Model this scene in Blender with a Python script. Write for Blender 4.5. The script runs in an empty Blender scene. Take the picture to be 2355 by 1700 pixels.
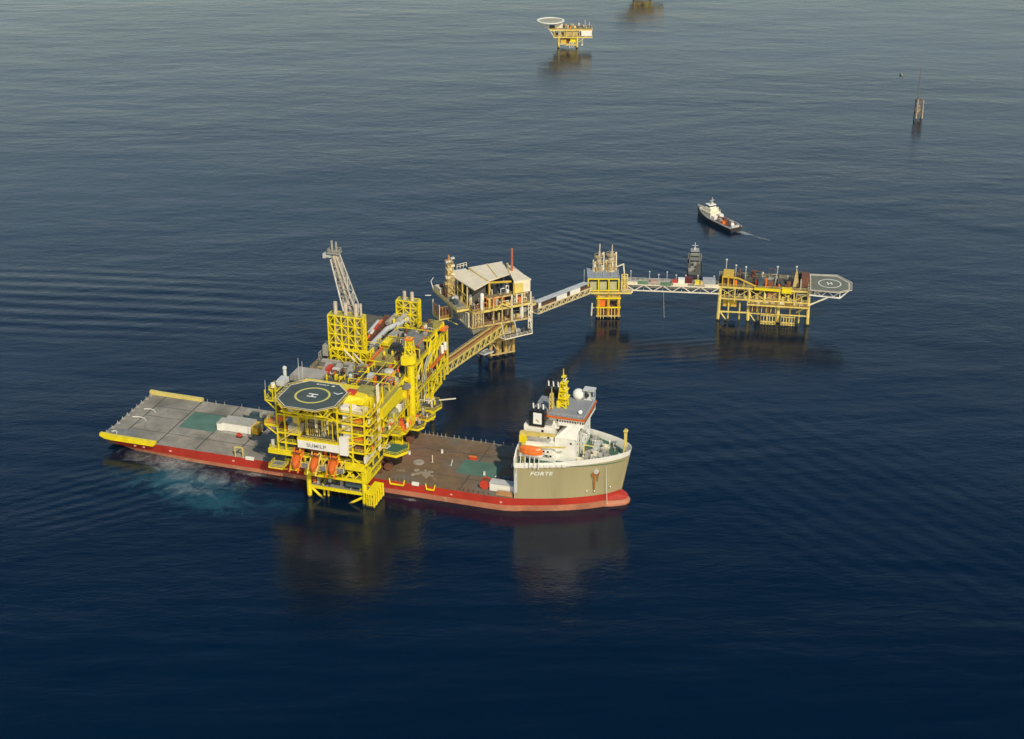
import bpy, math, random
from mathutils import Vector, Matrix
R = math.radians
rnd = random.Random(7)
SC = bpy.context.scene
COL = SC.collection

# ------------------------------------------------------------------ camera, sky, sun, exposure
cam_d = bpy.data.cameras.new('camera'); cam = bpy.data.objects.new('camera', cam_d); COL.objects.link(cam)
cam.location = (0, 0, 314.44); cam.rotation_euler = (R(90 - 24.8713), 0, 0)
cam_d.sensor_fit = 'HORIZONTAL'; cam_d.sensor_width = 36; cam_d.lens = 36 * 1.61709
cam_d.clip_start = 1; cam_d.clip_end = 60000
SC.camera = cam
SUN_EL, SUN_ROT = R(44), R(158)
W = bpy.data.worlds.new('World'); SC.world = W; W.use_nodes = True
wn = W.node_tree.nodes; wl = W.node_tree.links
sky = wn.new('ShaderNodeTexSky'); sky.sky_type = 'NISHITA'; sky.sun_disc = False
sky.sun_elevation = SUN_EL; sky.sun_rotation = SUN_ROT; sky.air_density = 1.0; sky.dust_density = 2.0; sky.ozone_density = 1.0
# a humid day: the sky is whiter and brighter towards the horizon, deeper overhead
wtc = wn.new('ShaderNodeTexCoord'); wsp = wn.new('ShaderNodeSeparateXYZ'); wl.new(wtc.outputs['Generated'], wsp.inputs[0])
wrp = wn.new('ShaderNodeValToRGB'); wl.new(wsp.outputs[2], wrp.inputs[0])
for i, (p, c) in enumerate(((0.0, (0.86, 0.69, 0.47)), (0.24, (0.97, 0.83, 0.60)), (0.42, (0.55, 0.61, 0.57)), (0.53, (0.02, 0.16, 0.29)), (0.64, (0.0, 0.115, 0.22)), (1.0, (0.0, 0.08, 0.19)))):
    e = wrp.color_ramp.elements[i] if i < 2 else wrp.color_ramp.elements.new(p)
    e.position = p; e.color = (*c, 1)
wmx = wn.new('ShaderNodeVectorMath'); wmx.operation = 'MULTIPLY'; wl.new(sky.outputs[0], wmx.inputs[0]); wl.new(wrp.outputs[0], wmx.inputs[1])
wms = wn.new('ShaderNodeVectorMath'); wms.operation = 'SCALE'; wl.new(wmx.outputs[0], wms.inputs[0]); wms.inputs['Scale'].default_value = 4.45
wl.new(wms.outputs[0], wn['Background'].inputs[0]); wn['Background'].inputs[1].default_value = 0.07
sd = bpy.data.lights.new('sun', 'SUN'); sd.energy = 3.7; sd.angle = R(0.5); sd.color = (1, 0.88, 0.68)
so = bpy.data.objects.new('sun', sd); COL.objects.link(so)
to_sun = Vector((math.sin(SUN_ROT) * math.cos(SUN_EL), math.cos(SUN_ROT) * math.cos(SUN_EL), math.sin(SUN_EL)))
so.rotation_euler = to_sun.to_track_quat('Z', 'Y').to_euler(); so.location = to_sun * 900
SC.view_settings.view_transform = 'Standard'; SC.view_settings.look = 'None'
SC.view_settings.exposure = 0; SC.view_settings.gamma = 1
SC.cycles.use_denoising = True
SC.cycles.max_bounces = 6

# ------------------------------------------------------------------ materials
MATS = {}
def paint(name, col, rough=0.5, var=0.22, scale=0.35, rust=0.0, rust_col=(0.16, 0.06, 0.02), metal=0.0, streak=False, growth=0.0):
    if name in MATS: return MATS[name]
    m = bpy.data.materials.new(name); m.use_nodes = True
    n = m.node_tree.nodes; l = m.node_tree.links; b = n['Principled BSDF']
    tc = n.new('ShaderNodeTexCoord'); mp = n.new('ShaderNodeMapping')
    l.new(tc.outputs['Object'], mp.inputs[0])
    if streak: mp.inputs['Scale'].default_value = (1, 1, 0.15)
    nz = n.new('ShaderNodeTexNoise'); nz.inputs['Scale'].default_value = scale; nz.inputs['Detail'].default_value = 5
    nz.inputs['Roughness'].default_value = 0.65
    l.new(mp.outputs[0], nz.inputs['Vector'])
    rp = n.new('ShaderNodeValToRGB')
    lo = tuple(c * (1 - var) for c in col); hi = tuple(min(1, c * (1 + var * 0.6)) for c in col)
    rp.color_ramp.elements[0].color = (*lo, 1); rp.color_ramp.elements[0].position = 0.3
    rp.color_ramp.elements[1].color = (*hi, 1); rp.color_ramp.elements[1].position = 0.7
    l.new(nz.outputs[0], rp.inputs[0])
    out = rp.outputs[0]
    if rust > 0:
        n2 = n.new('ShaderNodeTexNoise'); n2.inputs['Scale'].default_value = scale * 2.3; n2.inputs['Detail'].default_value = 6
        n2.inputs['Roughness'].default_value = 0.7
        l.new(mp.outputs[0], n2.inputs['Vector'])
        r2 = n.new('ShaderNodeValToRGB')
        r2.color_ramp.elements[0].position = 0.66 - rust * 0.3; r2.color_ramp.elements[1].position = 0.76 - rust * 0.22
        l.new(n2.outputs[0], r2.inputs[0])
        mx = n.new('ShaderNodeMix'); mx.data_type = 'RGBA'
        l.new(r2.outputs[0], mx.inputs['Factor']); l.new(out, mx.inputs['A']); mx.inputs['B'].default_value = (*rust_col, 1)
        out = mx.outputs['Result']
    if growth > 0:   # weed and rust on steel that stands in the sea, up to the tide line
        sp = n.new('ShaderNodeSeparateXYZ'); l.new(tc.outputs['Object'], sp.inputs[0])
        ad = n.new('ShaderNodeMath'); ad.operation = 'MULTIPLY_ADD'; l.new(nz.outputs[0], ad.inputs[0]); ad.inputs[1].default_value = 2.0; l.new(sp.outputs[2], ad.inputs[2])
        mr = n.new('ShaderNodeMapRange'); mr.inputs['From Min'].default_value = growth + 1.4; mr.inputs['From Max'].default_value = growth + 0.7; l.new(ad.outputs[0], mr.inputs['Value'])
        mg = n.new('ShaderNodeMix'); mg.data_type = 'RGBA'; l.new(mr.outputs[0], mg.inputs['Factor']); l.new(out, mg.inputs['A']); mg.inputs['B'].default_value = (0.05, 0.038, 0.02, 1)
        out = mg.outputs['Result']
    l.new(out, b.inputs['Base Color'])
    b.inputs['Roughness'].default_value = rough; b.inputs['Metallic'].default_value = metal
    MATS[name] = m
    return m

YEL = paint('yellow paint', (0.79, 0.625, 0.011), 0.42, 0.2, 0.4, 0.2, (0.42, 0.24, 0.02))
YELP = paint('pale yellow paint', (0.72, 0.55, 0.15), 0.5, 0.25, 0.4, 0.3, (0.33, 0.15, 0.04))
YELR = paint('rusty yellow paint', (0.56, 0.42, 0.17), 0.6, 0.35, 0.5, 0.5, (0.24, 0.12, 0.05))
YELF = paint('faded yellow paint', (0.66, 0.52, 0.14), 0.5, 0.2, 0.3, 0.15, (0.3, 0.17, 0.05))
LEGY = paint('yellow leg paint', (0.79, 0.625, 0.011), 0.45, 0.22, 0.4, 0.15, (0.42, 0.24, 0.02), growth=0.7)
LEGP = paint('pale yellow leg paint', (0.72, 0.56, 0.15), 0.5, 0.3, 0.4, 0.3, (0.33, 0.15, 0.04), growth=0.7)
LEGR = paint('rusty leg paint', (0.56, 0.38, 0.10), 0.6, 0.35, 0.4, 0.45, (0.2, 0.09, 0.035), growth=1.2)
CREAM = paint('cream paint', (0.74, 0.66, 0.50), 0.55, 0.2, 0.3, 0.1, (0.35, 0.22, 0.12))
WHT = paint('white paint', (0.80, 0.77, 0.69), 0.45, 0.1, 0.25, 0.05, (0.5, 0.38, 0.25))
GREYW = paint('grey white paint', (0.52, 0.52, 0.50), 0.5, 0.2, 0.3, 0.08)
STEEL = paint('galvanised steel', (0.42, 0.39, 0.33), 0.45, 0.25, 0.5, 0.2, (0.25, 0.16, 0.09), 0.2)
GRATE = paint('dark deck grating', (0.10, 0.095, 0.075), 0.8, 0.35, 0.5, 0.25, (0.17, 0.09, 0.035))
GRATEG = paint('grey deck plate', (0.20, 0.20, 0.185), 0.75, 0.3, 0.3, 0.2, (0.16, 0.1, 0.05))
OLIVE = paint('olive roof plate', (0.34, 0.30, 0.07), 0.65, 0.3, 0.5, 0.2)
TEAL = paint('blue grey machinery paint', (0.055, 0.085, 0.10), 0.5, 0.3, 0.6)
DARK = paint('dark grey paint', (0.03, 0.031, 0.034), 0.5, 0.3, 0.6)
BROWN = paint('red brown primer', (0.17, 0.065, 0.035), 0.7, 0.35, 0.5, 0.3, (0.09, 0.04, 0.025))
RED = paint('red hull paint', (0.43, 0.03, 0.015), 0.55, 0.28, 0.09, 0.14, (0.32, 0.05, 0.03), streak=True)
REDB = paint('bright red paint', (0.55, 0.05, 0.025), 0.5, 0.25, 0.6)
SALM = paint('faded salmon antifouling', (0.45, 0.165, 0.085), 0.65, 0.32, 0.1, 0.32, (0.42, 0.28, 0.17))
BEIGE = paint('beige hull paint', (0.365, 0.315, 0.17), 0.5, 0.12, 0.09, 0.02, (0.30, 0.24, 0.11), streak=True)
RUST = paint('rust stain', (0.33, 0.13, 0.025), 0.8, 0.4, 0.6)
ORNG = paint('orange paint', (0.75, 0.17, 0.025), 0.4, 0.2, 0.5)
ORNGB = paint('bright orange paint', (0.60, 0.12, 0.015), 0.45, 0.12, 0.3)
GREEN = paint('green deck paint', (0.05, 0.13, 0.085), 0.6, 0.3, 0.25, 0.12, (0.14, 0.13, 0.06))
HELI = paint('dark green landing deck paint', (0.058, 0.075, 0.070), 0.6, 0.3, 0.15)
HELIG = paint('grey green landing deck paint', (0.16, 0.165, 0.125), 0.7, 0.25, 0.2, 0.2, (0.22, 0.19, 0.13))
GLASS = paint('dark window glass', (0.012, 0.014, 0.018), 0.12, 0.1, 1)
MARK = paint('white marking paint', (0.78, 0.78, 0.72), 0.6, 0.1, 0.8)
MARKY = paint('yellow marking paint', (0.60, 0.55, 0.13), 0.6, 0.12, 0.8)
BLACK = paint('black funnel paint', (0.012, 0.012, 0.014), 0.4, 0.2, 0.4)
PATCH = paint('green deck patch paint', (0.085, 0.17, 0.125), 0.65, 0.25, 0.15, 0.1, (0.16, 0.13, 0.08))
SEAM = paint('dark deck seam', (0.075, 0.07, 0.055), 0.8, 0.3, 0.3)

def deck_material():
    m = bpy.data.materials.new('worn cargo deck'); m.use_nodes = True
    n = m.node_tree.nodes; l = m.node_tree.links; b = n['Principled BSDF']
    tc = n.new('ShaderNodeTexCoord'); sp = n.new('ShaderNodeSeparateXYZ'); l.new(tc.outputs['Object'], sp.inputs[0])
    nz = n.new('ShaderNodeTexNoise'); nz.inputs['Scale'].default_value = 0.07; nz.inputs['Detail'].default_value = 7; nz.inputs['Roughness'].default_value = 0.6
    l.new(tc.outputs['Object'], nz.inputs['Vector'])
    # grey on the after half, brown towards the bow (local x)
    mr = n.new('ShaderNodeMapRange'); mr.inputs['From Min'].default_value = -15; mr.inputs['From Max'].default_value = 18
    l.new(sp.outputs[0], mr.inputs['Value'])
    ad = n.new('ShaderNodeMath'); ad.operation = 'MULTIPLY_ADD'; l.new(nz.outputs[0], ad.inputs[0]); ad.inputs[1].default_value = 0.9; ad.inputs[2].default_value = -0.45
    a2 = n.new('ShaderNodeMath'); a2.operation = 'ADD'; a2.use_clamp = True; l.new(ad.outputs[0], a2.inputs[0]); l.new(mr.outputs[0], a2.inputs[1])
    mx = n.new('ShaderNodeMix'); mx.data_type = 'RGBA'; l.new(a2.outputs[0], mx.inputs['Factor'])
    mx.inputs['A'].default_value = (0.30, 0.27, 0.222, 1); mx.inputs['B'].default_value = (0.178, 0.114, 0.062, 1)
    n2 = n.new('ShaderNodeTexNoise'); n2.inputs['Scale'].default_value = 0.16; n2.inputs['Detail'].default_value = 8; n2.inputs['Roughness'].default_value = 0.7; n2.inputs['Distortion'].default_value = 1.2
    l.new(tc.outputs['Object'], n2.inputs['Vector'])
    rp = n.new('ShaderNodeValToRGB'); rp.color_ramp.elements[0].position = 0.35; rp.color_ramp.elements[0].color = (0.62, 0.62, 0.62, 1)
    rp.color_ramp.elements[1].position = 0.68; rp.color_ramp.elements[1].color = (1.22, 1.2, 1.15, 1); l.new(n2.outputs[0], rp.inputs[0])
    m2 = n.new('ShaderNodeMix'); m2.data_type = 'RGBA'; m2.blend_type = 'MULTIPLY'; m2.inputs['Factor'].default_value = 0.75
    l.new(mx.outputs['Result'], m2.inputs['A']); l.new(rp.outputs[0], m2.inputs['B'])
    # greyish scuffed puddle patches on the brown half
    n3 = n.new('ShaderNodeTexNoise'); n3.inputs['Scale'].default_value = 0.055; n3.inputs['Detail'].default_value = 6;
    n3.noise_dimensions = '4D'; n3.inputs['W'].default_value = 2; l.new(tc.outputs['Object'], n3.inputs['Vector'])
    r3 = n.new('ShaderNodeValToRGB'); r3.color_ramp.elements[0].position = 0.47; r3.color_ramp.elements[1].position = 0.62; l.new(n3.outputs[0], r3.inputs[0])
    m3 = n.new('ShaderNodeMix'); m3.data_type = 'RGBA'; l.new(r3.outputs[0], m3.inputs['Factor']); l.new(m2.outputs['Result'], m3.inputs['A']); m3.inputs['B'].default_value = (0.15, 0.14, 0.11, 1)
    n4 = n.new('ShaderNodeTexNoise'); n4.noise_dimensions = '4D'; n4.inputs['W'].default_value = 5; n4.inputs['Scale'].default_value = 0.035; n4.inputs['Detail'].default_value = 4
    l.new(tc.outputs['Object'], n4.inputs['Vector']); r4 = n.new('ShaderNodeValToRGB'); r4.color_ramp.elements[0].position = 0.5; r4.color_ramp.elements[1].position = 0.64; l.new(n4.outputs[0], r4.inputs[0])
    mm4 = n.new('ShaderNodeMath'); mm4.operation = 'MULTIPLY'; l.new(r4.outputs[0], mm4.inputs[0]); l.new(a2.outputs[0], mm4.inputs[1])
    m4 = n.new('ShaderNodeMix'); m4.data_type = 'RGBA'; l.new(mm4.outputs[0], m4.inputs['Factor']); l.new(m3.outputs['Result'], m4.inputs['A']); m4.inputs['B'].default_value = (0.20, 0.105, 0.065, 1)
    l.new(m4.outputs['Result'], b.inputs['Base Color']); b.inputs['Roughness'].default_value = 0.75
    return m
DECKM = deck_material()

# ------------------------------------------------------------------ mesh builder and object helpers
class MB:
    def __init__(s, off=(0, 0, 0)): s.v = []; s.f = []; s.o = Vector(off)
    def _add(s, vs, fs):
        k = len(s.v); s.v += [tuple(Vector(p) - s.o) for p in vs]; s.f += [tuple(i + k for i in f) for f in fs]; return s
    def box(s, x0, x1, y0, y1, z0, z1):
        return s._add([(x0, y0, z0), (x1, y0, z0), (x1, y1, z0), (x0, y1, z0), (x0, y0, z1), (x1, y0, z1), (x1, y1, z1), (x0, y1, z1)],
                      [(3, 2, 1, 0), (4, 5, 6, 7), (0, 1, 5, 4), (1, 2, 6, 5), (2, 3, 7, 6), (3, 0, 4, 7)])
    def hexa(s, bot, top):
        n = len(bot)
        return s._add(list(bot) + list(top), [tuple(range(n))[::-1], tuple(range(n, 2 * n))] + [(i, (i + 1) % n, n + (i + 1) % n, n + i) for i in range(n)])
    def prism(s, poly, z0, z1): return s.hexa([(x, y, z0) for x, y in poly], [(x, y, z1) for x, y in poly])
    def tube(s, p, q, r, n=8, r2=None, phase=0.0):
        p = Vector(p); q = Vector(q); d = q - p
        if d.length < 1e-6: return s
        d.normalize(); a = d.orthogonal() if abs(d.z) < 0.99 else Vector((1, 0, 0)); 
        if abs(d.z) < 0.99: a = d.cross(Vector((0, 0, 1)))
        a = (a - d * a.dot(d)).normalized(); b = d.cross(a); r2 = r if r2 is None else r2
        vs = [p + (a * math.cos(phase + 2 * math.pi * i / n) + b * math.sin(phase + 2 * math.pi * i / n)) * r for i in range(n)]
        vs += [q + (a * math.cos(phase + 2 * math.pi * i / n) + b * math.sin(phase + 2 * math.pi * i / n)) * r2 for i in range(n)]
        return s._add(vs, [tuple(range(n))[::-1], tuple(range(n, 2 * n))] + [(i, (i + 1) % n, n + (i + 1) % n, n + i) for i in range(n)])
    def beam(s, p, q, w): return s.tube(p, q, w * 0.7071, 4, None, math.pi / 4)
    def path(s, pts, r, n=8):
        for a, b in zip(pts, pts[1:]): s.tube(a, b, r, n)
        for p in pts[1:-1]: s.ball(p, r, 8, 5)
        return s
    def ball(s, c, r, n=12, m=8, sx=1, sy=1, sz=1):
        c = Vector(c); vs = [c + Vector((0, 0, -r * sz))]
        for j in range(1, m):
            t = -math.pi / 2 + math.pi * j / m
            for i in range(n):
                a = 2 * math.pi * i / n
                vs.append(c + Vector((r * sx * math.cos(t) * math.cos(a), r * sy * math.cos(t) * math.sin(a), r * sz * math.sin(t))))
        vs.append(c + Vector((0, 0, r * sz))); fs = []
        for i in range(n): fs.append((0, 1 + (i + 1) % n, 1 + i))
        for j in range(m - 2):
            for i in range(n): fs.append((1 + j * n + i, 1 + j * n + (i + 1) % n, 1 + (j + 1) * n + (i + 1) % n, 1 + (j + 1) * n + i))
        for i in range(n): fs.append((1 + (m - 2) * n + i, 1 + (m - 2) * n + (i + 1) % n, len(vs) - 1))
        return s._add(vs, fs)
    def ring(s, c, r0, r1, z0, z1, n=40, a0=0.0):
        vs = []; fs = []
        for i in range(n):
            a = a0 + 2 * math.pi * i / n; ca, sa = math.cos(a), math.sin(a)
            vs += [(c[0] + r0 * ca, c[1] + r0 * sa, z0), (c[0] + r1 * ca, c[1] + r1 * sa, z0), (c[0] + r1 * ca, c[1] + r1 * sa, z1), (c[0] + r0 * ca, c[1] + r0 * sa, z1)]
        for i in range(n):
            p = 4 * i; q = 4 * ((i + 1) % n)
            for j in range(4): fs.append((p + j, q + j, q + (j + 1) % 4, p + (j + 1) % 4))
        return s._add(vs, fs)
    def rail(s, pts, h=1.2, w=0.11, step=3.0, closed=False):
        pts = [Vector(p) for p in pts]
        if closed: pts = pts + [pts[0]]
        for a, b in zip(pts, pts[1:]):
            for hh in (h, h * 0.5): s.beam(a + Vector((0, 0, hh)), b + Vector((0, 0, hh)), w)
            k = max(1, round((b - a).length / step))
            for i in range(k + 1):
                p = a.lerp(b, i / k); s.beam(p, p + Vector((0, 0, h)), w)
        return s
    def loft(s, rings, closed=True):
        n = len(rings[0]); vs = [p for r in rings for p in r]; fs = []
        for j in range(len(rings) - 1):
            for i in range(n if closed else n - 1):
                fs.append((j * n + i, j * n + (i + 1) % n, (j + 1) * n + (i + 1) % n, (j + 1) * n + i))
        if closed: fs += [tuple(range(n))[::-1], tuple(range((len(rings) - 1) * n, len(rings) * n))]
        return s._add(vs, fs)
    def mesh(s, name, mat, smooth=False):
        me = bpy.data.meshes.new(name); me.from_pydata(s.v, [], s.f); me.materials.append(mat)
        if smooth:
            for p in me.polygons: p.use_smooth = True
        me.update(); return me

class Frame:
    def __init__(s, o, ang): s.o = Vector(o); s.a = ang; c, k = math.cos(ang), math.sin(ang); s.u = Vector((c, k, 0)); s.v = Vector((-k, c, 0))
    def w(s, p): return s.o + s.u * p[0] + s.v * p[1] + Vector((0, 0, p[2]))
WORLD = Frame((0, 0, 0), 0)
SHIP = Frame((-168.374, 601.951, 0), R(-17.4))
P2F = Frame((-17.6, 683, 0), R(24.77))

def tag(o, label, cat, group=None):
    o['label'] = label; o['category'] = cat
    if group: o['group'] = group
class Thing:
    """An Empty at the thing's base that parents its parts; shapes are given in the frame's coordinates."""
    def __init__(s, name, label, cat, frame, base, group=None):
        s.fr = frame; s.base = Vector(base)
        s.e = bpy.data.objects.new(name, None); COL.objects.link(s.e); s.e.empty_display_size = 0.5
        s.e.location = frame.w(base); s.e.rotation_euler = (0, 0, frame.a); tag(s.e, label, cat, group)
    def mb(s): return MB(s.base)
    def part(s, name, mb, mat, parent=None, smooth=False, label=None):
        o = bpy.data.objects.new(name, mb.mesh(name, mat, smooth)); COL.objects.link(o); o.parent = parent or s.e
        if label: o['label'] = label
        return o
def solo(name, label, cat, frame, base, mb, mat, group=None, smooth=False):
    o = bpy.data.objects.new(name, mb.mesh(name, mat, smooth)); COL.objects.link(o)
    o.location = frame.w(base); o.rotation_euler = (0, 0, frame.a); tag(o, label, cat, group); return o
def copy_tree(o, parent=None):
    c = o.copy(); COL.objects.link(c)
    if parent: c.parent = parent
    for ch in [x for x in o.children]: copy_tree(ch, c)
    return c
def text_mesh(txt, size, shear=0.0, bold=0.0):
    cu = bpy.data.curves.new('lettering', 'FONT'); cu.body = txt; cu.size = size; cu.shear = shear; cu.offset = bold; cu.extrude = 0.02
    cu.align_x = 'CENTER'; cu.align_y = 'CENTER'; cu.space_character = 1.08
    ob = bpy.data.objects.new('lettering', cu); COL.objects.link(ob)
    dg = bpy.context.evaluated_depsgraph_get(); dg.update()
    me = bpy.data.meshes.new_from_object(ob.evaluated_get(dg)); bpy.data.objects.remove(ob); bpy.data.curves.remove(cu)
    vs = [tuple(v.co) for v in me.vertices]; fs = [tuple(p.vertices) for p in me.polygons]; bpy.data.meshes.remove(me)
    return vs, fs

# ------------------------------------------------------------------ sea
def sea_material():
    m = bpy.data.materials.new('sea water'); m.use_nodes = True
    n = m.node_tree.nodes; l = m.node_tree.links; b = n['Principled BSDF']
    tc = n.new('ShaderNodeTexCoord')
    def mapping(scale=(1, 1, 1), rot=0, loc=(0, 0, 0), src=None):
        mp = n.new('ShaderNodeMapping'); mp.inputs['Scale'].default_value = scale; mp.inputs['Rotation'].default_value = (0, 0, rot); mp.inputs['Location'].default_value = loc
        l.new(src or tc.outputs['Object'], mp.inputs[0]); return mp.outputs[0]
    def noise(vec, scale, detail=3, rough=0.55, dist=0.0):
        t = n.new('ShaderNodeTexNoise'); t.inputs['Scale'].default_value = scale; t.inputs['Detail'].default_value = detail
        t.inputs['Roughness'].default_value = rough; t.inputs['Distortion'].default_value = dist; l.new(vec, t.inputs['Vector']); return t.outputs[0]
    def math_(op, a, bb, c=None, clamp=False):
        t = n.new('ShaderNodeMath'); t.operation = op; t.use_clamp = clamp
        for i, x in enumerate((a, bb, c)):
            if x is None: continue
            if isinstance(x, (int, float)): t.inputs[i].default_value = x
            else: l.new(x, t.inputs[i])
        return t.outputs[0]
    def ramp(x, p0, p1):
        t = n.new('ShaderNodeMapRange'); t.interpolation_type = 'SMOOTHSTEP'; t.inputs['From Min'].default_value = p0; t.inputs['From Max'].default_value = p1; l.new(x, t.inputs['Value']); return t.outputs[0]
    def blob(cx, cy, rx, ry, rot):   # 1 in the middle of an ellipse, 0 at its edge
        # Mapping multiplies by scale, rotates, then adds location: build it in two steps
        s1 = mapping(loc=(-cx, -cy, 0)); s2 = mapping(rot=-rot, src=s1); s3 = mapping(scale=(1 / rx, 1 / ry, 0), src=s2)
        t = n.new('ShaderNodeTexGradient'); t.gradient_type = 'SPHERICAL'; l.new(s3, t.inputs[0]); return t.outputs['Fac'], s2
    # ---- wave heights, in metres
    long_ = mapping((0.45, 1, 1), R(-8))
    h = math_('MULTIPLY', noise(long_, 0.020, 2), 0.75)
    h = math_('ADD', h, math_('MULTIPLY', noise(mapping((0.55, 1, 1), R(-14)), 0.075, 2), 0.22))
    h = math_('ADD', h, math_('MULTIPLY', noise(mapping((0.6, 1, 1), R(6)), 0.22, 3, 0.6), 0.13))
    h = math_('ADD', h, math_('MULTIPLY', noise(mapping((0.75, 1, 1), R(-20)), 0.75, 3, 0.6), 0.075))
    patch = ramp(noise(mapping((0.35, 1, 1), R(-6)), 0.006, 4, 0.6, 0.6), 0.3, 0.7)
    h = math_('MULTIPLY', h, math_('MULTIPLY_ADD', patch, 0.55, 0.6))
    # wave trains: boat wakes crossing the calm water
    def train(cx, cy, rx, ry, rot, wl_, amp):
        fac, loc = blob(cx, cy, rx, ry, rot)
        w = n.new('ShaderNodeTexWave'); w.wave_type = 'BANDS'; w.bands_direction = 'Y'; w.inputs['Scale'].default_value = 0.314 / wl_ * 1.0
        w.inputs['Distortion'].default_value = 3.0; w.inputs['Detail'].default_value = 2; w.inputs['Detail Scale'].default_value = 0.25
        l.new(loc, w.inputs['Vector'])
        return math_('MULTIPLY', w.outputs['Fac'], math_('MULTIPLY', ramp(fac, 0, 0.55), amp))
    for a in TRAINS: h = math_('ADD', h, train(*a))
    bp = n.new('ShaderNodeBump'); bp.inputs['Strength'].default_value = 1.0; bp.inputs['Distance'].default_value = 1.0
    l.new(h, bp.inputs['Height'])
    # ---- churned turquoise water and foam beside the stern, streaks behind the boats
    wob = n.new('ShaderNodeTexNoise'); wob.inputs['Scale'].default_value = 0.09; wob.inputs['Detail'].default_value = 6; wob.inputs['Roughness'].default_value = 0.68; wob.inputs['Distortion'].default_value = 1.4
    l.new(tc.outputs['Object'], wob.inputs['Vector'])
    def churn(cx, cy, rx, ry, rot, lo_, hi_, gain=1.0):
        fac, _ = blob(cx, cy, rx, ry, rot)
        x = math_('ADD', math_('MULTIPLY', fac, 1.15), math_('MULTIPLY_ADD', wob.outputs[0], 1.5, -0.95))
        return math_('MULTIPLY', ramp(x, lo_, hi_), gain)
    tq = None
    for a in TURQ:
        x = churn(*a); tq = x if tq is None else math_('MAXIMUM', tq, x)
    fo = None
    for a in FOAM:
        x = churn(*a); fo = x if fo is None else math_('MAXIMUM', fo, x)
    deepc = n.new('ShaderNodeMix'); deepc.data_type = 'RGBA'
    big = ramp(noise(mapping((0.6, 1, 1)), 0.0045, 3, 0.6, 0.5), 0.3, 0.7)
    l.new(big, deepc.inputs['Factor']); deepc.inputs['A'].default_value = (0.0, 0.0055, 0.0185, 1); deepc.inputs['B'].default_value = (0.0, 0.0082, 0.024, 1)
    fine = n.new('ShaderNodeTexNoise'); fine.inputs['Scale'].default_value = 0.55; fine.inputs['Detail'].default_value = 6; fine.inputs['Roughness'].default_value = 0.7; fine.inputs['Distortion'].default_value = 2.0
    l.new(mapping((0.5, 1, 1), R(35)), fine.inputs['Vector'])
    fo = math_('MULTIPLY', fo, math_('MULTIPLY_ADD', ramp(fine.outputs[0], 0.3, 0.64), 0.7, 0.3))
    c1 = n.new('ShaderNodeMix'); c1.data_type = 'RGBA'; l.new(tq, c1.inputs['Factor']); l.new(deepc.outputs['Result'], c1.inputs['A']); c1.inputs['B'].default_value = (0.014, 0.075, 0.098, 1)
    c2 = n.new('ShaderNodeMix'); c2.data_type = 'RGBA'; l.new(fo, c2.inputs['Factor']); l.new(c1.outputs['Result'], c2.inputs['A']); c2.inputs['B'].default_value = (0.46, 0.46, 0.42, 1)
    l.new(c2.outputs['Result'], b.inputs['Base Color'])
    b.inputs['IOR'].default_value = 1.333
    rr = math_('MULTIPLY_ADD', patch, 0.06, 0.13)
    l.new(math_('MAXIMUM', rr, math_('MULTIPLY', fo, 0.7)), b.inputs['Roughness'])
    l.new(bp.outputs[0], b.inputs['Normal'])
    return m
def sw(u, v): p = SHIP.w((u, v, 0)); return p.x, p.y
SA = R(-17.4)
TRAINS = [(-225, 760, 150, 60, R(-6), 11.0, 0.13), (130, 560, 130, 75, R(-52), 9.0, 0.035), (60, 830, 70, 40, R(-35), 8.0, 0.06),
          (-160, 560, 45, 34, R(30), 6.0, 0.05), (78, 700, 40, 22, R(10), 5.0, 0.04)]
TURQ = [(*sw(44, -13), 50, 28, SA, 0.20, 0.9, 0.95), (*sw(62, -25), 48, 26, SA, 0.28, 0.95, 0.75), (*sw(90, -22), 44, 14, SA, 0.45, 1.05, 0.35)]
FOAM = [(*sw(32, -3), 44, 19, SA, 0.34, 1.1, 0.55), (*sw(52, -10), 50, 24, SA, 0.46, 1.2, 0.42), (*sw(75, -2), 50, 5, SA, 0.42, 1.0, 0.5), (*sw(135, -2.5), 16, 3, SA, 0.5, 1.05, 0.5),
        (*sw(52, -20), 46, 22, SA, 0.62, 1.15, 0.35), (128, 856, 15, 4.6, R(-42), 0.30, 0.9, 0.8), (134, 850, 26, 4.0, R(-42), 0.42, 1.0, 0.35)]
FOAM += [(x, y, 1.9, 1.5, 0, 0.30, 0.9, 0.45) for x, y in [sw(98, -12), sw(121, -12), sw(125, -9)] + [(41.6, 737.6), (51.4, 737.6), (99.4, 735.4), (113.4, 734.8), (141.6, 729)]]
sea_mb = MB(); sea_mb._add([(-9000, -3000, 0), (9000, -3000, 0), (9000, 16000, 0), (-9000, 16000, 0)], [(0, 1, 2, 3)])
sea = bpy.data.objects.new('sea', sea_mb.mesh('sea', sea_material())); COL.objects.link(sea); sea['kind'] = 'structure'; sea['label'] = 'dark blue rippled open sea'

# ------------------------------------------------------------------ heavy transport ship (SHIP frame: x from stern to bow, y from near to far side)
VC, HB, DZ = 20.75, 20.75, 5.7
def lerp(a, b, t): return a + (b - a) * t
def half_deck(u):
    return HB if u <= 172 else HB * max(0.0, 1 - min(1, (u - 172) / 44.2) ** 1.22) ** 0.65
def half_rim(u):
    return HB if u <= 174 else HB * max(0.0, 1 - min(1, (u - 174) / 42.6) ** 1.2) ** 0.55
def stem(u, t): return u - 2.3 * (1 - t) * max(0.0, (u - 194) / 22) + 0.8 * t * max(0.0, (u - 205) / 11)   # the stem rakes forward
def rim_z(u): return 21.0 + 2.4 * max(0.0, (u - 177) / 39.5) ** 1.5
S = Thing('heavy_transport_ship', 'long red semi-submersible transport ship with low flat cargo deck and beige bow', 'ship', SHIP, (108, VC, 0))

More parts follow.
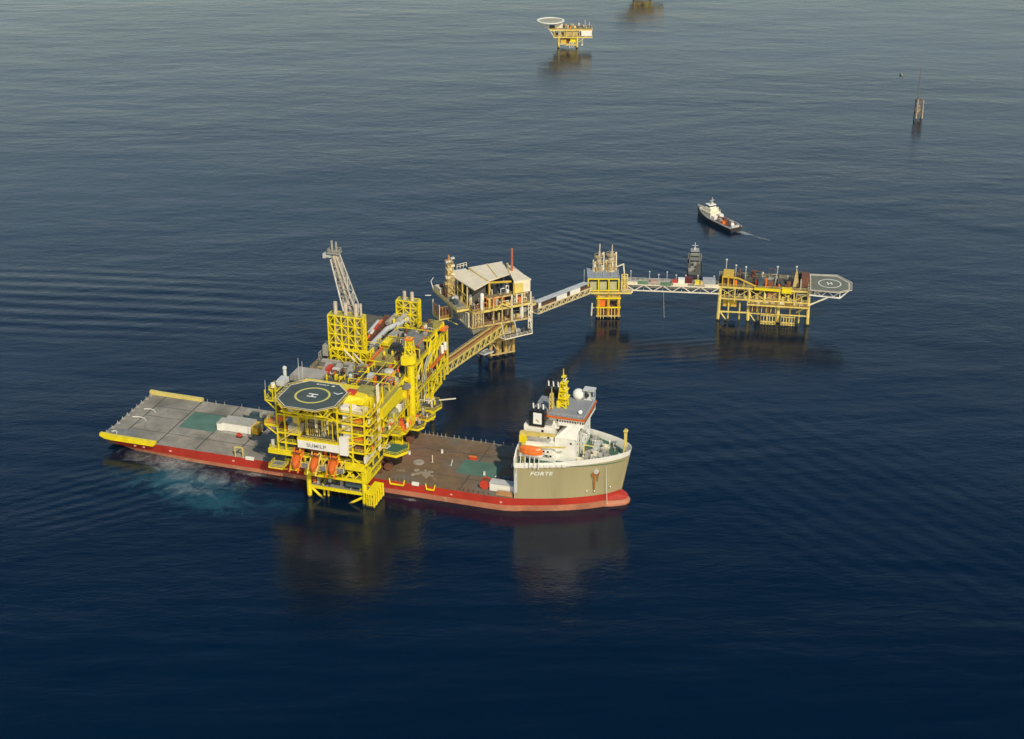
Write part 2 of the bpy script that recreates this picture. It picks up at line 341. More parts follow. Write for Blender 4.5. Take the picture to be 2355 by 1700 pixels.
def strake(u): return lerp(1.45, 2.7, max(0.0, (u - 40) / 176))
def hull_rings(z0, z1):
    # half-breadth at (u, z); the stern rakes up under the deck, the bow runs into a bulb
    us = [1.2, 2.6, 5, 8, 14, 22, 32, 45, 60, 90, 130, 160, 168, 171, 174, 177, 180, 183.5, 187, 192, 197, 201, 205, 208, 211, 213.5, 215.2, 216.1]
    rings = []
    for u in us:
        ring = []; a0 = strake(u) if z0 is None else z0; a1 = strake(u) if z1 is None else z1
        for side in (-1, 1):
            for k in range(4):
                z = lerp(a0, a1, k / 3) if side < 0 else lerp(a1, a0, k / 3)
                t = max(0.0, min(1.0, (z + 3) / (DZ + 3)))
                hb = half_deck(u)
                if u < 48: hb *= lerp(0.55 + 0.45 * (max(0, u + 1) / 49) ** 0.6, 1, t ** 0.7)
                if u > 177: hb *= lerp(0.96, 1, t)
                ring.append((stem(u, 0), VC + side * hb, z))
        rings.append(ring)
    return rings
def stern_floor(u): return lerp(4.4, -3.0, min(1, max(0, (u - 1.2) / 15)))
def raked(rings, z_lim):
    out = []
    for r in rings:
        f = min(stern_floor(r[0][0]), z_lim - 0.02)
        out.append([(p[0], p[1], max(p[2], f)) for p in r])
    return out
mb = S.mb(); mb.loft(raked(hull_rings(-3.0, None), 1.45)); S.part('boot_topping', mb, SALM)
mb = S.mb(); mb.loft(raked(hull_rings(None, DZ - 0.1), DZ)); red_hull = S.part('hull', mb, RED)
mb = S.mb()   # bulbous foot of the bow
rings = []
for u, r, zc in [(197, 8.0, -1.6), (203, 6.8, -1.0), (208, 5.6, -.4), (211.5, 4.6, 0.1), (214.4, 3.5, 0.5), (216.4, 2.4, 0.7), (217.4, 1.1, 0.7)]:
    rings.append([(u, VC + 1.15 * r * math.cos(a), zc + 0.62 * r * math.sin(a)) for a in [2 * math.pi * i / 14 for i in range(14)]])
mb.loft(rings); S.part('bulbous_bow', mb, SALM, smooth=True)
mb = S.mb(); rings = []   # red upper side of the bow foot
for u, w, h in [(197, 10.0, 5.2), (202, 8.4, 5.1), (206.5, 6.6, 5.0), (210.4, 5.0, 4.7), (213.2, 3.7, 4.2), (215.2, 2.6, 3.6), (216.4, 1.3, 3.0)]:
    rings.append([(u, VC - w, 2.4), (u, VC - w * .93, lerp(2.4, h, .6)), (u, VC - w * .6, h), (u, VC + w * .6, h), (u, VC + w * .93, lerp(2.4, h, .6)), (u, VC + w, 2.4)])
mb.loft(rings); S.part('bow_foot', mb, RED)
# deck plates
mb = S.mb(); mb.prism([(1.1, 0)] + [(u, VC - half_deck(u)) for u in (168, 171, 174, 177.3)] + [(u, VC + half_deck(u)) for u in (177.3, 174, 171, 168)] + [(1.1, 41.5)], DZ - 0.1, DZ); S.part('cargo_deck', mb, DECKM)
mb = S.mb()
for u in (8.5, 25.5, 43, 60, 77.5, 155): mb.box(u - 0.28, u + 0.28, 0.6, 40.9, DZ, DZ + 0.006)
for v in (10.0, 22.5, 31.5): mb.box(8.5, 176, v - 0.16, v + 0.16, DZ + 0.008, DZ + 0.014)
S.part('deck_seam', mb, SEAM)
mb = S.mb(); mb.box(27, 43.4, 16.6, 31.2, DZ + 0.016, DZ + 0.024); S.part('deck_patch', mb, PATCH)
mb = S.mb(); mb.box(149, 165.5, 13.5, 25, DZ + 0.016, DZ + 0.024); S.part('deck_patch', mb, PATCH)
mb = S.mb(); mb.box(0.5, 14, 1.5, 8, DZ + 0.016, DZ + 0.024); S.part('deck_patch', mb, GRATEG)
# yellow stern fenders
for y0, y1 in ((-1.0, 0.7), (40.8, 42.5)):
    mb = S.mb(); mb.loft([[(u, y0, za), (u, y1, za), (u, y1, zb), (u, y0, zb)] for u, za, zb in ((.6, 6.2, 7.3), (2.6, 5.2, 7.2), (6, 4.9, 7.0), (24.6, 4.9, 6.9), (25.6, 5.6, 6.8))])
    S.part('stern_fender', mb, YELF if y0 > 5 else YEL)
# guide posts along both deck edges
for side, y in ((0, 0.5), (1, 41.0)):
    for i, u in enumerate([28, 32, 36, 44, 52, 61, 69] * side + [126.5, 128.2, 130, 131.7, 133.5, 135.3] + [139, 141, 144, 147, 150.5] * side + [155, 157, 159, 161, 163, 165, 167] * (1 - side) + [152.5, 156, 160, 164, 168] * side):
        mb = S.mb(); mb.tube((u, y, DZ), (u, y, DZ + 1.5), 0.12, 6); mb.box(u - 0.25, u + 0.25, y - 0.25, y + 0.25, DZ, DZ + 0.3)
        S.part('deck_post', mb, STEEL if side else BROWN)
for v in [3, 7.5, 12, 16, 20, 24, 28, 32, 36, 39.5]:
    mb = S.mb(); mb.tube((1.8, v, DZ), (1.5, v, DZ + 1.3), 0.14, 6); mb.box(1.3, 2.6, v - 0.4, v + 0.4, DZ, DZ + 0.5); S.part('stern_post', mb, STEEL)
for u0, v0, dx in ((4.5, 19, 7), (5.5, 27, 6), (3, 4.5, 3)):
    mb = S.mb(); mb.path([(u0, v0, DZ + .2), (u0 + dx * .4, v0 + .9, DZ + .2), (u0 + dx * .75, v0 + .3, DZ + .2), (u0 + dx, v0 - 1.2, DZ + .2)], 0.16, 6); S.part('mooring_rope', mb, WHT)
# forecastle
us = [177.2, 180, 183, 186, 189, 192, 195, 198, 201, 204, 207, 210, 212.5, 214.5, 215.8, 216.5]
def fc_rings(t0, t1, out=0.0, k=4):
    rings = []
    for u in us:
        ring = []
        for side in (-1, 1):
            for i in range(k + 1):
                t = lerp(t0, t1, i / k) if side < 0 else lerp(t1, t0, i / k)
                z = lerp(DZ - 0.1, rim_z(u), t); hb = lerp(half_deck(min(u, 215.9)), half_rim(u), t ** 1.4)
                ring.append((u + 0.6 * t * max(0, (u - 205) / 11), VC + side * (hb + out), z))
        rings.append(ring)
    return rings
stations = [(u, -1) for u in us] + [(u, 1) for u in us[::-1]]
def fc_pt(u, side, t, out=0.0):
    hb = lerp(half_deck(min(u, 215.9)), half_rim(u), t ** 1.4) + out
    return (stem(u, t), VC + side * max(hb, 0.05), lerp(DZ - 0.1, rim_z(u), t))
mb = S.mb(); mb.loft([[fc_pt(u, sd_, t) for t in (0, .2, .4, .6, .75, .875)] for u, sd_ in stations], False); S.part('forecastle_hull', mb, BEIGE)
mb = S.mb(); mb.loft([[fc_pt(u, sd_, .875, .05), fc_pt(u, sd_, 1, .06), fc_pt(u, sd_, 1, -.25), fc_pt(u, sd_, .8, -.25)] for u, sd_ in stations]); S.part('bulwark', mb, WHT)
FD = 19.7
poly = [(u, VC - half_rim(u) + 0.25) for u in us[:-1]] + [(216.4, VC)] + [(u, VC + half_rim(u) - 0.25) for u in us[:-1]][::-1]
mb = S.mb(); mb.prism(poly, FD - 0.3, FD); S.part('foredeck', mb, GREEN)
mb = S.mb(); mb.hexa([(177.0, 1.0, 5.7), (178.2, 1.3, 5.7), (178.2, 40.2, 5.7), (177.0, 40.5, 5.7)], [(177.0, 0.6, 19.4), (178.2, 0.8, 19.4), (178.2, 40.7, 19.4), (177.0, 40.9, 19.4)]); S.part('forecastle_bulkhead', mb, GREYW)
mb = S.mb(); mb.box(176.9, 177.25, 0.5, 9, 19.4, 22.8); mb.hexa([(176.9, 0.5, 22.8), (177.25, 0.5, 22.8), (177.25, 9, 22.8), (176.9, 9, 22.8)], [(176.9, 3.6, 25.6), (177.25, 3.6, 25.6), (177.25, 9, 27.5), (176.9, 9, 27.5)]); S.part('wing_screen', mb, WHT)
# name on the near side of the bow
vs, fs = text_mesh('FORTE', 2.15, 0.22, 0.035)
def on_hull(u, z, out):
    t = max(0.0, (z - DZ + .1) / (rim_z(u) - DZ + .1)); return VC - lerp(half_deck(u), half_rim(u), t ** 1.4) - out - 0.12 * max(0.0, (u - 200) / 10)
mb = S.mb(); mb._add([(186.9 + x * 1.18, on_hull(186.9 + x * 1.18, 16.6 + y, 0.10 + z), 16.6 + y) for x, y, z in vs], fs); S.part('ship_name', mb, MARK)
mb = S.mb()   # rust run below the anchor pocket
for xs, zs in (((205.0, 205.5, 206.2, 207.1, 207.6, 207.0, 206.2, 205.6), (16.3, 16.8, 16.5, 16.7, 15.6, 14.8, 15.1, 15.0)), ((205.3, 206.1, 206.0, 205.7, 205.5, 205.2), (15.4, 15.4, 12.5, 7.4, 7.2, 12.0)), ((206.5, 207.2, 206.9, 206.7), (15.2, 15.2, 12.6, 11.9)), ((204.5, 205.2, 205.0, 204.7), (15.8, 16.0, 14.2, 13.9))):
    n_ = len(xs); mb._add([(x, on_hull(x, z, .06), z) for x, z in zip(xs, zs)] + [(x, on_hull(x, z, -.2), z) for x, z in zip(xs, zs)], [tuple(range(n_))] + [(i_, (i_ + 1) % n_, n_ + (i_ + 1) % n_, n_ + i_) for i_ in range(n_)])
S.part('rust_stain', mb, RUST)
mb = S.mb(); mb.tube((206.3, on_hull(206.3, 16.6, -.2), 16.6), (206.3, on_hull(206.3, 16.6, .5), 16.6), 0.9, 12); S.part('anchor_pocket', mb, GREYW)
mb = S.mb(); mb.tube((209.6, on_hull(209.6, 19, .15), 19.0), (210.2, on_hull(210.2, 3, .6), 2.0), 0.09, 6); S.part('anchor_chain', mb, WHT)
for u, z in ((203, 8.2), (205.6, 8.0), (211, 9.0)):
    mb = S.mb(); mb.ball((u, on_hull(u, z, 0.0), z), 0.3, 8, 6); S.part('draught_mark', mb, MARK)
for u in (16, 20, 32, 60, 86, 172, 152):
    mb = S.mb(); y_ = VC - half_deck(u); mb.box(u - .5, u + .5, y_ - .06, y_ + .1, 3.2, 3.9); S.part('hull_mark', mb, paint('pink marking paint', (0.75, 0.35, 0.28)))
for u0, w in ((65.5, 3.6), (136, 2.8)):
    mb = S.mb(); mb.box(u0, u0 + w, -0.35, 0.5, DZ - 0.5, DZ + 0.7); S.part('side_fender', mb, WHT)
mb = S.mb(); mb.beam((61, 0.2, DZ - .3), (61, 0.2, DZ + 4.2), .45); mb.beam((64.4, 0.2, DZ - .3), (64.4, 0.2, DZ + 4.2), .45); mb.beam((61, 0.2, DZ + 4.2), (64.4, 0.2, DZ + 4.2), .45); S.part('guide_frame', mb, YELF)
for u0, w in ((127, 5.5), (142, 3)):
    mb = S.mb(); mb.beam((u0, -.4, DZ - 1.2), (u0 + w, -.4, DZ - 1.2), .5); mb.beam((u0, -.4, DZ - 1.2), (u0 - .4, 0, DZ + .9), .4); mb.beam((u0 + w, -.4, DZ - 1.2), (u0 + w + .4, 0, DZ + .9), .4); S.part('guide_frame', mb, YEL)
# --- superstructure
def win_row(parent, pts, w=0.7, h=0.8):
    for (x, y, z, ax) in pts:
        mb = S.mb()
        if ax == 'y': mb.box(x - w / 2, x + w / 2, y - 0.06, y + 0.1, z - h / 2, z + h / 2)
        elif ax == 'x': mb.box(x - 0.1, x + 0.06, y - w / 2, y + w / 2, z - h / 2, z + h / 2)
        S.part('window', mb, GLASS, parent)
mb = S.mb(); mb.box(178, 191, 8, 33.5, FD, 27); mb.box(178.4, 190.2, 6.2, 8, FD + 3.6, 25.6); h1 = S.part('lower_house', mb, WHT)
win_row(h1, [(u, 8, z, 'y') for z in (22,) for u in (187.5, 189.2)] + [(u, 6.2, 24.6, 'y') for u in (187, 188.6)])
mb = S.mb(); mb.box(178.2, 189.5, 9.5, 32, 27, 33.2); h2 = S.part('engine_casing', mb, WHT)
win_row(h2, [(185.5, 9.5, 31.4, 'y'), (184, 9.5, 29.2, 'y'), (187.8, 9.5, 29, 'y')], .9, 1)
mb = S.mb(); mb.box(178.6, 188.5, 11, 30.5, 33.2, 34.4); S.part('casing_roof', mb, GRATEG)
mb = S.mb(); mb.box(190.4, 198.2, 9.6, 32, FD, 29.5)
mb.hexa([(190.4, 9.6, 29.5), (198.2, 9.6, 29.5), (198.2, 32, 29.5), (190.4, 32, 29.5)], [(194.6, 11.5, 33.6), (199.6, 11.5, 33.6), (199.6, 30, 33.6), (194.6, 30, 33.6)])
h3 = S.part('accommodation_block', mb, WHT)
win_row(h3, [(u, 9.6, 27.6, 'y') for u in (196.6,)] + [(198.2, v, z, 'x') for z in (22.5, 26) for v in (13, 16.5, 20.7, 25, 28.5)], .7, .8)
mb = S.mb(); mb.box(190.8, 200.8, 12.2, 29.3, 33.4, 36.3); mb.box(186.6, 190.8, 13.5, 28, 31.2, 36.0); br = S.part('bridge_house', mb, WHT)
mb = S.mb(); mb.box(187.5, 200.6, 12.12, 12.2, 35.0, 35.9)
win_row(br, [(190.6 + 0.98 * i, 12.2, 35.35, 'y') for i in range(11)], .62, .8)
win_row(br, [(200.8, 13.2 + 1.15 * i, 35.2, 'x') for i in range(14)], .75, .8)
mb = S.mb(); mb.box(186.4, 201.2, 11.8, 29.7, 36.3, 37.05); S.part('bridge_band', mb, ORNGB)
mb = S.mb(); mb.box(186.7, 200.9, 12.1, 29.4, 37.05, 37.2); mb.box(179.5, 186.3, 13, 29, 34.4, 36.4); S.part('bridge_roof', mb, paint('grey roof paint', (0.25, 0.26, 0.27), 0.6, 0.15))
mb = S.mb(); mb.rail([(187, 12.3, 37.2), (200.7, 12.3, 37.2), (200.7, 29.2, 37.2)], 1.0, 0.08, 2); S.part('railing', mb, GREYW)
mb = S.mb(); mb.hexa([(192.6, 9.4, 29.4), (199.0, 9.4, 29.4), (199.0, 10.1, 29.4), (192.6, 10.1, 29.4)], [(198.6, 10.9, 35.6), (199.4, 10.9, 35.6), (199.4, 11.6, 35.6), (198.6, 11.6, 35.6)]); S.part('slanted_screen', mb, WHT)
mb = S.mb(); mb.box(198.9, 199.05, 15, 16, 21, 34); mb.beam((199.3, 13, 33), (198.4, 27, 24), .3); S.part('front_ladder', mb, GREYW)
for v0, v1, face in ((9.0, 12.4, 1), (29.4, 32.8, -1)):
    mb = S.mb(); mb.box(180.3, 186.2, v0, v1, 33.2, 39.6); fn = S.part('funnel', mb, BLACK)
    if face > 0:
        mb = S.mb(); mb.box(182.0, 185.3, v0 - 0.08, v0 + .1, 34.3, 38.9); pn = S.part('funnel_panel', mb, MARK, fn)
        mb = S.mb()   # brown swoosh emblem on the panel
        mb.hexa([(183.0, v0 - .14, 35.9), (184.1, v0 - .14, 35.1), (184.1, v0 - .05, 35.1), (183.0, v0 - .05, 35.9)], [(183.0, v0 - .14, 36.4), (184.4, v0 - .14, 35.3), (184.4, v0 - .05, 35.3), (183.0, v0 - .05, 36.4)])
        S.part('emblem', mb, RUST, fn)
    for x in (181.4, 183.3, 185.2):
        mb = S.mb(); mb.tube((x, (v0 + v1) / 2, 39.6), (x - .2, (v0 + v1) / 2, 42.4), 0.42, 8); ex = S.part('exhaust_pipe', mb, BLACK, fn)
        mb = S.mb(); mb.tube((x + .35, (v0 + v1) / 2 - .5, 40.2), (x + .2, (v0 + v1) / 2 - .5, 42.2), 0.3, 8); S.part('vent_pipe', mb, WHT, fn)
def lattice_mast(mb, x, y, z0, z1, w0, w1, n, t=.22):
    for k in range(n):
        a, b = k / n, (k + 1) / n; za, zb = lerp(z0, z1, a), lerp(z0, z1, b); wa, wb = lerp(w0, w1, a), lerp(w0, w1, b)
        c = [(1, 1), (1, -1), (-1, -1), (-1, 1)]
        for i in range(4):
            p, q = c[i], c[(i + 1) % 4]
            mb.beam((x + p[0] * wa, y + p[1] * wa, za), (x + p[0] * wb, y + p[1] * wb, zb), t)
            mb.beam((x + p[0] * wb, y + p[1] * wb, zb), (x + q[0] * wb, y + q[1] * wb, zb), t * .8)
            mb.beam((x + p[0] * wa, y + p[1] * wa, za), (x + q[0] * wb, y + q[1] * wb, zb), t * .8)
mb = S.mb(); lattice_mast(mb, 190.2, 21, 37, 47, 1.7, .9, 5, .42); mb.tube((190.2, 21, 37), (190.2, 21, 52.8), .8, 8, .12)
for z, w in ((41, 2.2), (44, 1.9), (47, 1.7), (49.5, 1.0)): mb.box(190.2 - w * .6, 190.2 + w, 21 - w, 21 + w, z, z + .3)
mm = S.part('signal_mast', mb, YEL)
for z in (42.2, 45.2, 48.2):
    mb = S.mb(); mb.box(190.9, 191.3, 19.4, 22.4, z, z + .35); S.part('radar_scanner', mb, WHT, mm)
mb = S.mb(); mb.box(188.2, 189.6, 19, 20.8, 37.2, 39.8); S.part('mast_house', mb, YEL)
mb = S.mb(); lattice_mast(mb, 186.4, 18.5, 33.8, 43, .8, .5, 5, .3); mb.tube((186.4, 18.5, 34), (186.4, 18.5, 46), .45, 8, .1); S.part('aft_mast', mb, YELF)
mb = S.mb(); mb.ball((194.0, 29.3, 38.9), 2.25, 20, 12); S.part('satellite_dome', mb, WHT, smooth=True)
mb = S.mb(); mb.ball((198.3, 16.0, 38.1), .85, 14, 9); S.part('satellite_dome', mb, WHT, smooth=True)
mb = S.mb(); mb.box(196.2, 200.2, 28.6, 31, 37.2, 37.6); mb.box(196, 200.5, 28, 31.4, 41.2, 41.7); mb.tube((198, 29.6, 37.2), (198, 29.6, 41.3), .9, 8)
for x, y in ((196.4, 28.4), (200.1, 28.4), (196.4, 31), (200.1, 31)): mb.beam((x, y, 37.2), (x, y, 41.3), .25)
S.part('radar_platform', mb, GREYW)
mb = S.mb(); mb.tube((197.6, 28.2, 39.5), (197.6, 28.0, 39.5), .9, 12); S.part('dish_antenna', mb, DARK)
# yellow deck crane lying along the house, second boom below it
mb = S.mb(); mb.tube((179.2, 5.4, FD), (179.2, 5.4, 31.4), .95, 10); cr = S.part('deck_crane', mb, YELF)
mb = S.mb(); mb.hexa([(178, 4.6, 30.6), (191.5, 5.6, 31.6), (191.5, 6.5, 31.6), (178, 6.5, 30.6)], [(178, 4.6, 32.2), (191.5, 5.6, 32.5), (191.5, 6.5, 32.5), (178, 6.5, 32.2)]); S.part('crane_boom', mb, YELF, cr)
mb = S.mb(); mb.box(177.9, 180.4, 4.3, 6.6, 28.2, 31); S.part('crane_cab', mb, YEL, cr)
mb = S.mb(); mb.beam((184, 4.6, 26.8), (195.5, 6.5, 27.4), .5); S.part('stores_boom', mb, YELF)
for x in (179.4, 181.2, 183, 184.8, 186.6): 
    mb = S.mb(); mb.beam((x, 1.0, FD), (x, 1.5, 24.9), .28); mb.beam((x, 1.5, 24.9), (x, 6.0, 24.9), .28); S.part('davit', mb, WHT)
mb = S.mb(); mb.box(178.6, 187.6, 1.4, 6.2, 24.0, 24.3); S.part('boat_deck', mb, GREYW)
for u in (188, 190, 192.5, 194.5, 180, 183, 186):
    mb = S.mb(); mb.box(u, u + 1.3, 1.6 + max(0, (u - 184) * .32), 2.6 + max(0, (u - 184) * .32), FD, FD + 1.1); S.part('mooring_bitts', mb, WHT)
mb = S.mb(); mb.rail([(178.3, 8.1, 27), (190.9, 8.1, 27)], 1.0, .09, 2); S.part('railing', mb, WHT)
# foredeck machinery
for i, (x, y) in enumerate([(201.5, 13.5), (204.2, 16.5), (203.2, 20.5), (207, 19), (201.2, 17.5), (206.4, 23.2), (203, 25.6), (200.8, 29), (208.6, 15.8), (199.4, 9.8)]):
    mb = S.mb(); a = rnd.uniform(-.4, .4)
    mb.tube((x - 1.0 * math.sin(a), y - 1.2, FD + 1.0), (x + 1.0 * math.sin(a), y + 1.2, FD + 1.0), .75, 12); mb.box(x - 1.2, x + 1.2, y - 1.5, y - 1.25, FD, FD + 1.9); mb.box(x - 1.2, x + 1.2, y + 1.25, y + 1.5, FD, FD + 1.9); mb.box(x - .8, x + 1.6, y + 1.6, y + 2.4, FD, FD + 1.1)
    S.part('winch', mb, [STEEL, CREAM, GREYW, STEEL][i % 4])
for i in range(22):
    x = rnd.uniform(199.5, 213.5); hb = half_rim(x) - 2; y = VC + rnd.choice((-1, 1)) * rnd.uniform(.25, 1) * hb
    mb = S.mb(); mb.tube((x, y, FD), (x, y, FD + rnd.uniform(.8, 1.6)), .28, 8); mb.ball((x, y, FD + 1.4), .36, 8, 5); S.part('mushroom_vent', mb, rnd.choice([WHT, GREYW, CREAM, STEEL]))
for i in range(7):
    x = rnd.uniform(199.6, 207); y = VC + rnd.uniform(-9, 9)
    mb = S.mb(); mb.box(x, x + rnd.uniform(.8, 2.2), y, y + rnd.uniform(.8, 2.6), FD, FD + rnd.uniform(.5, 1.6)); S.part('deck_locker', mb, rnd.choice([STEEL, DARK, GREYW, GRATE]))
mb = S.mb(); mb.tube((200.2, 15, FD), (200.2, 15, 25.4), .3, 8); mb.beam((200.2, 15, 25.2), (203.6, 17.2, 23.8), .35); S.part('stores_crane', mb, YELF)
mb = S.mb(); mb.beam((214.2, 19.6, FD), (215.0, 20.4, 26.0), .3); mb.beam((214.2, 22, FD), (215.0, 21.2, 26.0), .3); mb.box(214.5, 215.5, 20.3, 21.2, 24, 31.2); mb.box(214.2, 215.8, 20, 21.5, 30.2, 30.7); S.part('bow_mast', mb, YELF)

LB = Thing('lifeboat', 'orange enclosed lifeboat hanging beside the white house of the ship', 'lifeboat', SHIP, (183.2, 2.2, 24.4))
def boat_shell(mb, cx, cy, z0, L, B, H, up):
    rings = []
    for t in [-1, -.92, -.75, -.45, 0, .45, .75, .92, 1]:
        w = B / 2 * max(.12, (1 - abs(t) ** 3)); zz = H * (1 - .25 * t * t)
        if up: prof = [(-1, 0), (-1, .25), (-.8, .75), (-.3, 1), (.3, 1), (.8, .75), (1, .25), (1, 0)]
        else: prof = [(-1, 1), (-.85, .45), (-.35, .0), (.35, .0), (.85, .45), (1, 1)]
        rings.append([(cx + t * L / 2, cy + a * w, z0 + (b * zz if up else H * b + (1 - b) * .3 * H * t * t)) for a, b in prof])
    mb.loft(rings)
mb = LB.mb(); boat_shell(mb, 183.2, 2.2, 25.3, 9.0, 3.6, 3.0, True); LB.part('canopy', mb, ORNG)
mb = LB.mb(); boat_shell(mb, 183.2, 2.2, 24.0, 9.0, 3.4, 1.35, False); LB.part('hull', mb, WHT)

# ------------------------------------------------------------------ cargo and gear on the ship's deck
def deck_thing(name, label, cat, u, v, group=None): return Thing(name, label, cat, SHIP, (u, v, DZ), group)
T = deck_thing('site_cabin', 'long white cabin block with pale roof beside the green stern deck patch', 'cabin', 53, 22)
mb = T.mb(); mb.box(45.8, 58.5, 19.4, 25.5, DZ, DZ + 3.6); mb.box(43.6, 45.8, 18.8, 24.0, DZ, DZ + 3.2); T.part('wall', mb, WHT)
mb = T.mb(); mb.box(45.6, 58.6, 19.2, 25.7, DZ + 3.6, DZ + 3.85); mb.box(43.5, 45.6, 18.7, 24.1, DZ + 3.2, DZ + 3.4); T.part('roof', mb, paint('pale grey roof', (0.42, 0.40, 0.33)))
T = deck_thing('power_pack', 'yellow generator set at the end of the long white cabin', 'generator', 60.8, 21.6)
mb = T.mb(); mb.box(58.9, 61.6, 19.3, 25.2, DZ + .25, DZ + 3.2); T.part('housing', mb, paint('amber paint', (0.78, 0.45, 0.02)))
mb = T.mb(); mb.box(58.8, 62.6, 19.2, 25.4, DZ, DZ + .25); T.part('skid', mb, DARK)
mb = T.mb(); mb.tube((62.2, 22.5, DZ + .2), (62.2, 22.5, DZ + 3.6), .35, 8); T.part('exhaust', mb, CREAM)
T = deck_thing('cable_winch', 'black machine with two pale reels behind the long white cabin', 'winch', 53.8, 33)
mb = T.mb(); mb.box(50, 58.5, 31.6, 34.6, DZ, DZ + 1.6); mb.box(52.5, 55.5, 32, 34.2, DZ + 1.6, DZ + 2.8); T.part('bed', mb, TEAL)
for x in (50.8, 57.9):
    mb = T.mb(); mb.tube((x, 31.8, DZ + 2.4), (x, 34.4, DZ + 2.4), 1.3, 14); T.part('reel', mb, STEEL)
T = deck_thing('pump_unit', 'small red pump standing on the grey deck before the white cabin', 'pump', 55, 15.8)
mb = T.mb(); mb.box(53.9, 56.3, 15, 16.6, DZ, DZ + .3); T.part('skid', mb, DARK)
mb = T.mb(); mb.tube((54.1, 15.8, DZ + .9), (56.1, 15.8, DZ + .9), .7, 10); mb.box(54.5, 55.4, 15.3, 16.3, DZ + .3, DZ + 1.8); T.part('motor', mb, REDB)
T = deck_thing('pipe_bundle', 'low bundle of grey pipes lying on the deck before the cabin', 'pipes', 52, 17.2)
mb = T.mb()
for k in range(4): mb.tube((47.5, 17 + .35 * k, DZ + .2), (60.5 - k, 17 + .35 * k, DZ + .2), .17, 6)
T.part('pipe', mb, STEEL)
T = deck_thing('site_cabin', 'white cabin beside the beige forecastle near the ship side', 'cabin', 172, 6)
mb = T.mb(); mb.box(166.2, 176.3, 4.0, 7.6, DZ, DZ + 3.1); T.part('wall', mb, WHT)
mb = T.mb(); mb.box(166.0, 176.4, 3.8, 7.8, DZ + 3.1, DZ + 3.3); T.part('roof', mb, GREYW)
T = deck_thing('hose_reel', 'dark red hose reel at the end of the cabin by the forecastle', 'reel', 164, 5.6)
mb = T.mb(); mb.tube((164, 4.2, DZ + 1.9), (164, 7.2, DZ + 1.9), 1.5, 16); T.part('drum', mb, BROWN)
for y in (4, 7.2):
    mb = T.mb(); mb.tube((164, y, DZ + 1.9), (164, y + .2, DZ + 1.9), 1.9, 18); T.part('flange', mb, REDB)
T = deck_thing('generator_set', 'black machinery row behind the white cabin by the forecastle', 'generator', 171, 11)
for k, (x, h, m) in enumerate(((166.5, 2.2, DARK), (169.6, 2.8, TEAL), (172.6, 2.4, DARK))):
    mb = T.mb(); mb.box(x, x + 2.6, 9.6, 12.2, DZ, DZ + h); mb.tube((x + 1.2, 10.8, DZ + h), (x + 1.2, 10.8, DZ + h + 1), .3, 8); T.part('engine_housing', mb, m)
mb = T.mb(); mb.box(165.5, 170, 12.6, 13.6, DZ, DZ + 1.2); T.part('battery_box', mb, WHT)
T = deck_thing('wooden_crate', 'brown timber stack lying beside the cabin near the ship side', 'timber', 171, 2)
mb = T.mb()
for k in range(3): mb.box(169.5 + k * .3, 176 - k * .3, 1.3 + .1 * k, 3.0 - .1 * k, DZ + .5 * k, DZ + .5 * k + .45)
T.part('plank_layer', mb, paint('raw timber', (0.45, 0.24, 0.10)))
T = deck_thing('storage_box', 'orange red box on the brown deck at the corner of the green patch', 'box', 152, 25.8)
mb = T.mb(); mb.box(150.5, 153.6, 25.4, 26.6, DZ, DZ + 1.1); T.part('body', mb, REDB)
mb = T.mb(); mb.box(150.4, 153.7, 25.3, 26.7, DZ + 1.1, DZ + 1.25); T.part('lid', mb, ORNG)
for u, v, lab in ((126.5, 22.5, 'small white marker drum on the brown deck beside the yellow platform'), (138.5, 27.5, 'small white marker drum in the middle of the brown deck'), (160.4, 15, 'small white marker drum on the edge of the green deck patch')):
    T = deck_thing('marker_drum', lab, 'drum', u, v, 'white marker drums on the cargo deck')
    mb = T.mb(); mb.tube((u, v, DZ), (u, v, DZ + 1.3), .5, 12); T.part('body', mb, WHT); mb = T.mb(); mb.tube((u, v, DZ + 1.3), (u, v, DZ + 1.4), .54, 12); T.part('lid', mb, GREYW)
T = deck_thing('tarpaulin_heap', 'pale crumpled canvas heap on the brown deck', 'canvas', 137, 10)
mb = T.mb()
for k in range(16): mb.ball((137 + rnd.uniform(-4, 5), 8.5 + rnd.uniform(-2, 2.5), DZ + .1), rnd.uniform(.5, 1.3), 8, 6, rnd.uniform(.8, 1.6), rnd.uniform(.8, 1.4), .32)
T.part('canvas', mb, paint('dirty canvas', (0.26, 0.21, 0.15), .9, .4, .8))
for u, v, a, lab in ((128, 8.5, .3, 'low stack of brown planks on the brown deck nearest the yellow platform'), (142, 6, -.4, 'low stack of brown planks left of the green patch near the ship side'), (147, 31, .1, 'low stack of brown planks on the far half of the brown deck')):
    T = deck_thing('timber_stack', lab, 'timber', u, v, 'plank stacks on the brown deck')
    for k in range(3):
        mb = T.mb(); ca, sa = math.cos(a), math.sin(a)
        mb.prism([(u + x * ca - y * sa, v + x * sa + y * ca) for x, y in ((-2 + .2 * k, -.8 + .15 * k), (2 - .1 * k, -.8 + .15 * k), (2 - .1 * k, .8 - .1 * k), (-2 + .2 * k, .8 - .1 * k))], DZ + .03 + .2 * k, DZ + .2 + .2 * k); T.part('plank_layer', mb, paint('old timber', (0.2, 0.14, 0.085), .8, .35, 1))
T = deck_thing('lashing_cable', 'dark cable lying in loose bends across the brown deck', 'cable', 136, 30)
mb = T.mb(); mb.path([(125.5, 27, DZ + .1), (131, 29.5, DZ + .1), (138, 28.4, DZ + .1), (146, 30.2, DZ + .1), (154, 29.4, DZ + .1), (168, 31, DZ + .1)], .14, 6); T.part('cable', mb, SEAM)
T = deck_thing('rope_coil', 'flat pale rope coil on the brown deck near the yellow platform', 'rope', 132, 17)
mb = T.mb()
